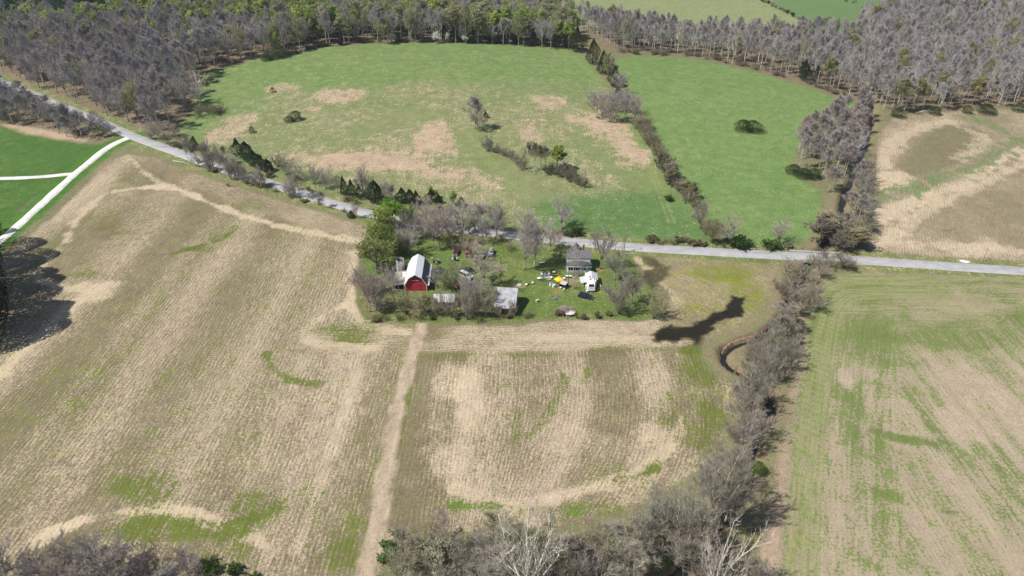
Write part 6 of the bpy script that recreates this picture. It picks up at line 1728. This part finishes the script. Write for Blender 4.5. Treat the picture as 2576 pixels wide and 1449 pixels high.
tub(za, (1770, 720), .42, .4, GRY, 'white bowl-topped tub behind the pinkish tarp', m2=WH, lid=True)
tub(za, (905, 1010), .48, .5, GRY, 'grey tub, leftmost of three things in front of the junk')
def washer(f, pt, rz, label, dark=True):
    t = place('washing_machine', f, pt, R(rz), label, 'appliance')
    MB().prism([(-.36, 0), (.36, 0), (.36, .95), (-.36, .95)], 'y', -.36, .36, inset=.04).build('body', WH, t)
    MB().box(-.34, .34, .22, .36, .95, 1.12).build('control_panel', GRY, t)
    MB().lathe([(.27, .955), (.25, .985), (.01, .985)], 14, (0, -.08, 0), cap=False).build('lid', BLK if dark else CRM, t)
    t.scale = (1.2, 1.2, 1.1)
washer(za, (1030, 1080), 30, 'white appliance with a dark round lid in front of the junk')
washer(za, (1195, 1165), 25, 'white appliance with a plain lid, right of the one with the dark lid', False)
tub(za, (1305, 1140), .28, .2, CRM, 'tiny cream dish beside the plain white appliance', name='dish', cat='dish')
tub(za, (1565, 1255), .34, .5, YEL, 'pale yellow bucket below the tarp shelter', name='bucket', cat='bucket', m2=WH, lid=True)
tub(za, (1745, 1340), .45, .45, YEL, 'pale yellow tub holding something blue below the tarp shelter', m2=BLU)
tub(za, (1960, 1175), .3, .2, WH, 'white dish at the foot of the tall dark post', name='dish', cat='dish')
tub(zs, (955, 225), .42, .6, GRY, 'white-topped grey bucket on the lawn beside a green seat', name='bucket', cat='bucket', m2=WH, lid=True)
table(zs, (1015, 200), 15, 1.2, .45, .45, GRN, 'low dark green bench on the lawn between bucket and cream chair', 'bench', 'bench')
chair(zs, (1110, 180), 35, CRM, 'cream chair alone on the lawn right of the green bench')
chair(zs, (1175, 595), 60, WH, 'white chair lying on its back in the middle of the lawn', True)
chair(zs, (1625, 545), 60, GRY, 'grey chair touching the bright blue tub')
tub(zs, (1655, 545), .5, .35, SKY, 'bright blue tub on the lawn above the brush pile', m2=SKY)
tub(zs, (1157, 405), .2, .25, YEL, 'small yellow-green pot alone on the lawn', name='pot', cat='pot')
tub(zh, (650, 1290), .3, .7, CRM, 'pale gas bottle by the nose of the trailer', name='gas_bottle', cat='bottle', m2=WH, lid=True)
tub(zh, (955, 1295), .26, .3, PL('bright_yellow', (.75, .75, .05)), 'yellow-green pot on the grass right of the trailer, the farther one', name='pot', cat='pot')
tub(zh, (962, 1330), .28, .3, PL('orange_yellow', (.8, .6, .05)), 'orange-yellow pot on the grass right of the trailer, the nearer one', name='pot', cat='pot')
tub(zh, (480, 1050), .3, .3, CRM, 'cream pot on the grass left of the trailer awning', name='pot', cat='pot')
table(z2, (750, 590), 14, 2.3, .85, .75, WH, 'long white table under the tall pale tree left of the house')
tub(zb, (1500, 250), .5, .35, CRM, 'pale heap-filled tub on the grass behind the barn', m2=PL('scrap_brown', (.2, .14, .11)))
tub(zv, (1020, 640), .28, .35, WH, 'small white bucket in front of the faded red car', name='bucket', cat='bucket')
tub(zw, (1680, 760), .3, .35, YEL, 'pale yellow bucket in front of the silver van', name='bucket', cat='bucket')
tub(zw, (1770, 780), .26, .3, WH, 'white bucket right beside the silver van', name='bucket', cat='bucket')

# ---- posts, utility poles
def pole(f, base, topz, label, arm=True, r=.14, name='utility_pole', cat='pole', col=None):
    p = at(*f(*base)); h = max(2, tree_height(p, f(base[0], topz)[1]))
    t = tag(empty(name, (p.x, p.y, gz_at(p.x, p.y)), R(80)), label, cat)
    MB().tube([(0, 0, -.3), (0, 0, h * .5), (0, 0, h)], [r, r * .85, r * .65], 8).build('post', col or M_polewood, t)
    if arm:
        a = MB().box(-.95, .95, -.19, -.09, h - .75, h - .6).build('crossarm', M_polewood, t)
        for x in (-.85, 0.35, .85): MB().lathe([(.05, h - .6), (.07, h - .5), (.03, h - .42)], 8, (x, -.14, 0)).build('insulator', PL('insulator_grey', (.55, .57, .58)), a)
    return t
pole(z2, (1830, 440), 205, 'shorter pale utility pole by the road right of the house')
pole(z2, (1853, 435), 95, 'taller utility pole by the road right of the house')
pole(z6, (906, 503), 400, 'leaning pale utility pole at the left end of the bridge')
pole(z6, (147, 228), 95, 'utility pole at the lower end of the hedgerow between the pastures')
pole(z6, (1970, 368), 248, 'utility pole standing in the upper right stubble field')
pole(z6, (2244, 578), 485, 'utility pole beside the road near the right edge')
pole(z4, (762, 1222), 1110, 'utility pole alone in the tan part of the pasture')
pole(z1, (1728, 722), 640, 'dark post on the lawn right of the parked cars', False, .12, 'post', 'post', M_darkwood)
pole(za, (1990, 1165), 430, 'tall dark post beside the tarp shelter', False, .11, 'post', 'post', M_darkwood)

# ---- bridge over the creek
i0 = int(np.argmin(np.hypot(roadW[:, 0] - at(2040, 648).x, roadW[:, 1] - at(2040, 648).y)))
c0 = roadW[i0]; dr_ = roadW[i0 + 3] - roadW[i0 - 3]; ang = math.atan2(dr_[1], dr_[0])
br = tag(empty('road_bridge', (c0[0] + 3.5, c0[1] + 3.5 * math.tan(ang), float(hill(*c0))), ang), 'short concrete road bridge with white guard rails over the creek', 'bridge')
MB().box(-8, 8, -3.2, 3.2, -.55, .08).build('deck', mat('bridge_concrete', (.42, .41, .39), .9, var=.2, vscale=1.2), br)
for s in (-1, 1):
    g = MB()
    for k in range(2): g.box(-9, 9, s * 3.12 - .05, s * 3.12 + .05, .42 + k * .34, .62 + k * .34)
    gr_ = g.build('guard_rail', PL('galvanised_white', (.66, .67, .66)), br)
    for k in range(9): MB().box(-8.8 + k * 2.2 - .07, -8.8 + k * 2.2 + .07, s * 3.24 - .06, s * 3.24 + .06, -.3, .98).build('rail_post', PL('galvanised_white', (.66, .67, .66)), gr_)
    MB().box(s * 5.2 - .3, s * 5.2 + .3, -3.4, 3.4, -2.4, -.56).build('abutment', mat('bridge_concrete_dark', (.3, .28, .26), .9, var=.2), br)
# fallen logs by the creek
for f, a_, b_, lab in ((zr, (615, 470), (715, 445), 'bleached fallen log on the right bank of the creek'), (z5, (1770, 800), (1870, 785), 'bleached fallen log at the foot of the upper right woods'), (z3, (1225, 1140), (1340, 1165), 'pale fallen log on the verge below the left road')):
    A_, B_ = at(*f(*a_)), at(*f(*b_))
    t = tag(empty('fallen_log', (A_.x, A_.y, gz_at(A_.x, A_.y))), lab, 'log')
    d = B_ - A_; d.z = .3
    MB().tube([(0, 0, .15), tuple(d * .5 + Vector((0, .1, .25))), tuple(d)], [.22, .17, .07], 6).build('stem', PL('bleached_wood', (.62, .57, .5), .9), t)
    for k in range(4):
        q_ = d * random.uniform(.3, .9); e_ = q_ + Vector((random.uniform(-.8, 1.2), random.uniform(-1, 1), random.uniform(.2, .8)))
        MB().tube([tuple(q_ + Vector((0, 0, .1))), tuple(e_)], [.07, .02], 4).build('limb', PL('bleached_wood', (.62, .57, .5), .9), t)
# gravel heap by the right roadside
p = at(*z6(2115, 580))
gh = MB(); k = 16
for rr_, zz in ((1.5, -.05), (1.0, .15), (.5, .24), (.02, .26)):
    gh.v += [(math.cos(2 * math.pi * i / k) * rr_ * random.uniform(.8, 1.2) * 1.2, math.sin(2 * math.pi * i / k) * rr_ * random.uniform(.8, 1.1) * .8, zz) for i in range(k)]
for r_ in range(3):
    for i in range(k): j = (i + 1) % k; gh.f.append((r_ * k + i, r_ * k + j, (r_ + 1) * k + j, (r_ + 1) * k + i)); gh.m.append(0)
o = gh.build('gravel_heap', M_grav); o.location = (p.x, p.y, gz_at(p.x, p.y)); o.rotation_euler = (0, 0, R(-20))
tag(o, 'low white gravel heap beside the road near the right edge', 'gravel')
# ------------------------------------------------------------------ thin spring haze over the whole valley
hz = MB().box(-560, 560, -60, 900, -6.0, CAM_H + 8.0)
hm = bpy.data.materials.new('haze'); hm.use_nodes = True
hn = hm.node_tree.nodes; hn.remove(hn['Principled BSDF'])
pv = hn.new('ShaderNodeVolumePrincipled'); pv.inputs['Color'].default_value = (.80, .88, 1, 1); pv.inputs['Density'].default_value = 0.00009; pv.inputs['Anisotropy'].default_value = 0.2
hm.node_tree.links.new(pv.outputs[0], hn['Material Output'].inputs['Volume'])
tag(hz.build('haze', hm), 'thin bluish air between the drone and the woods', 'haze', kind='stuff')
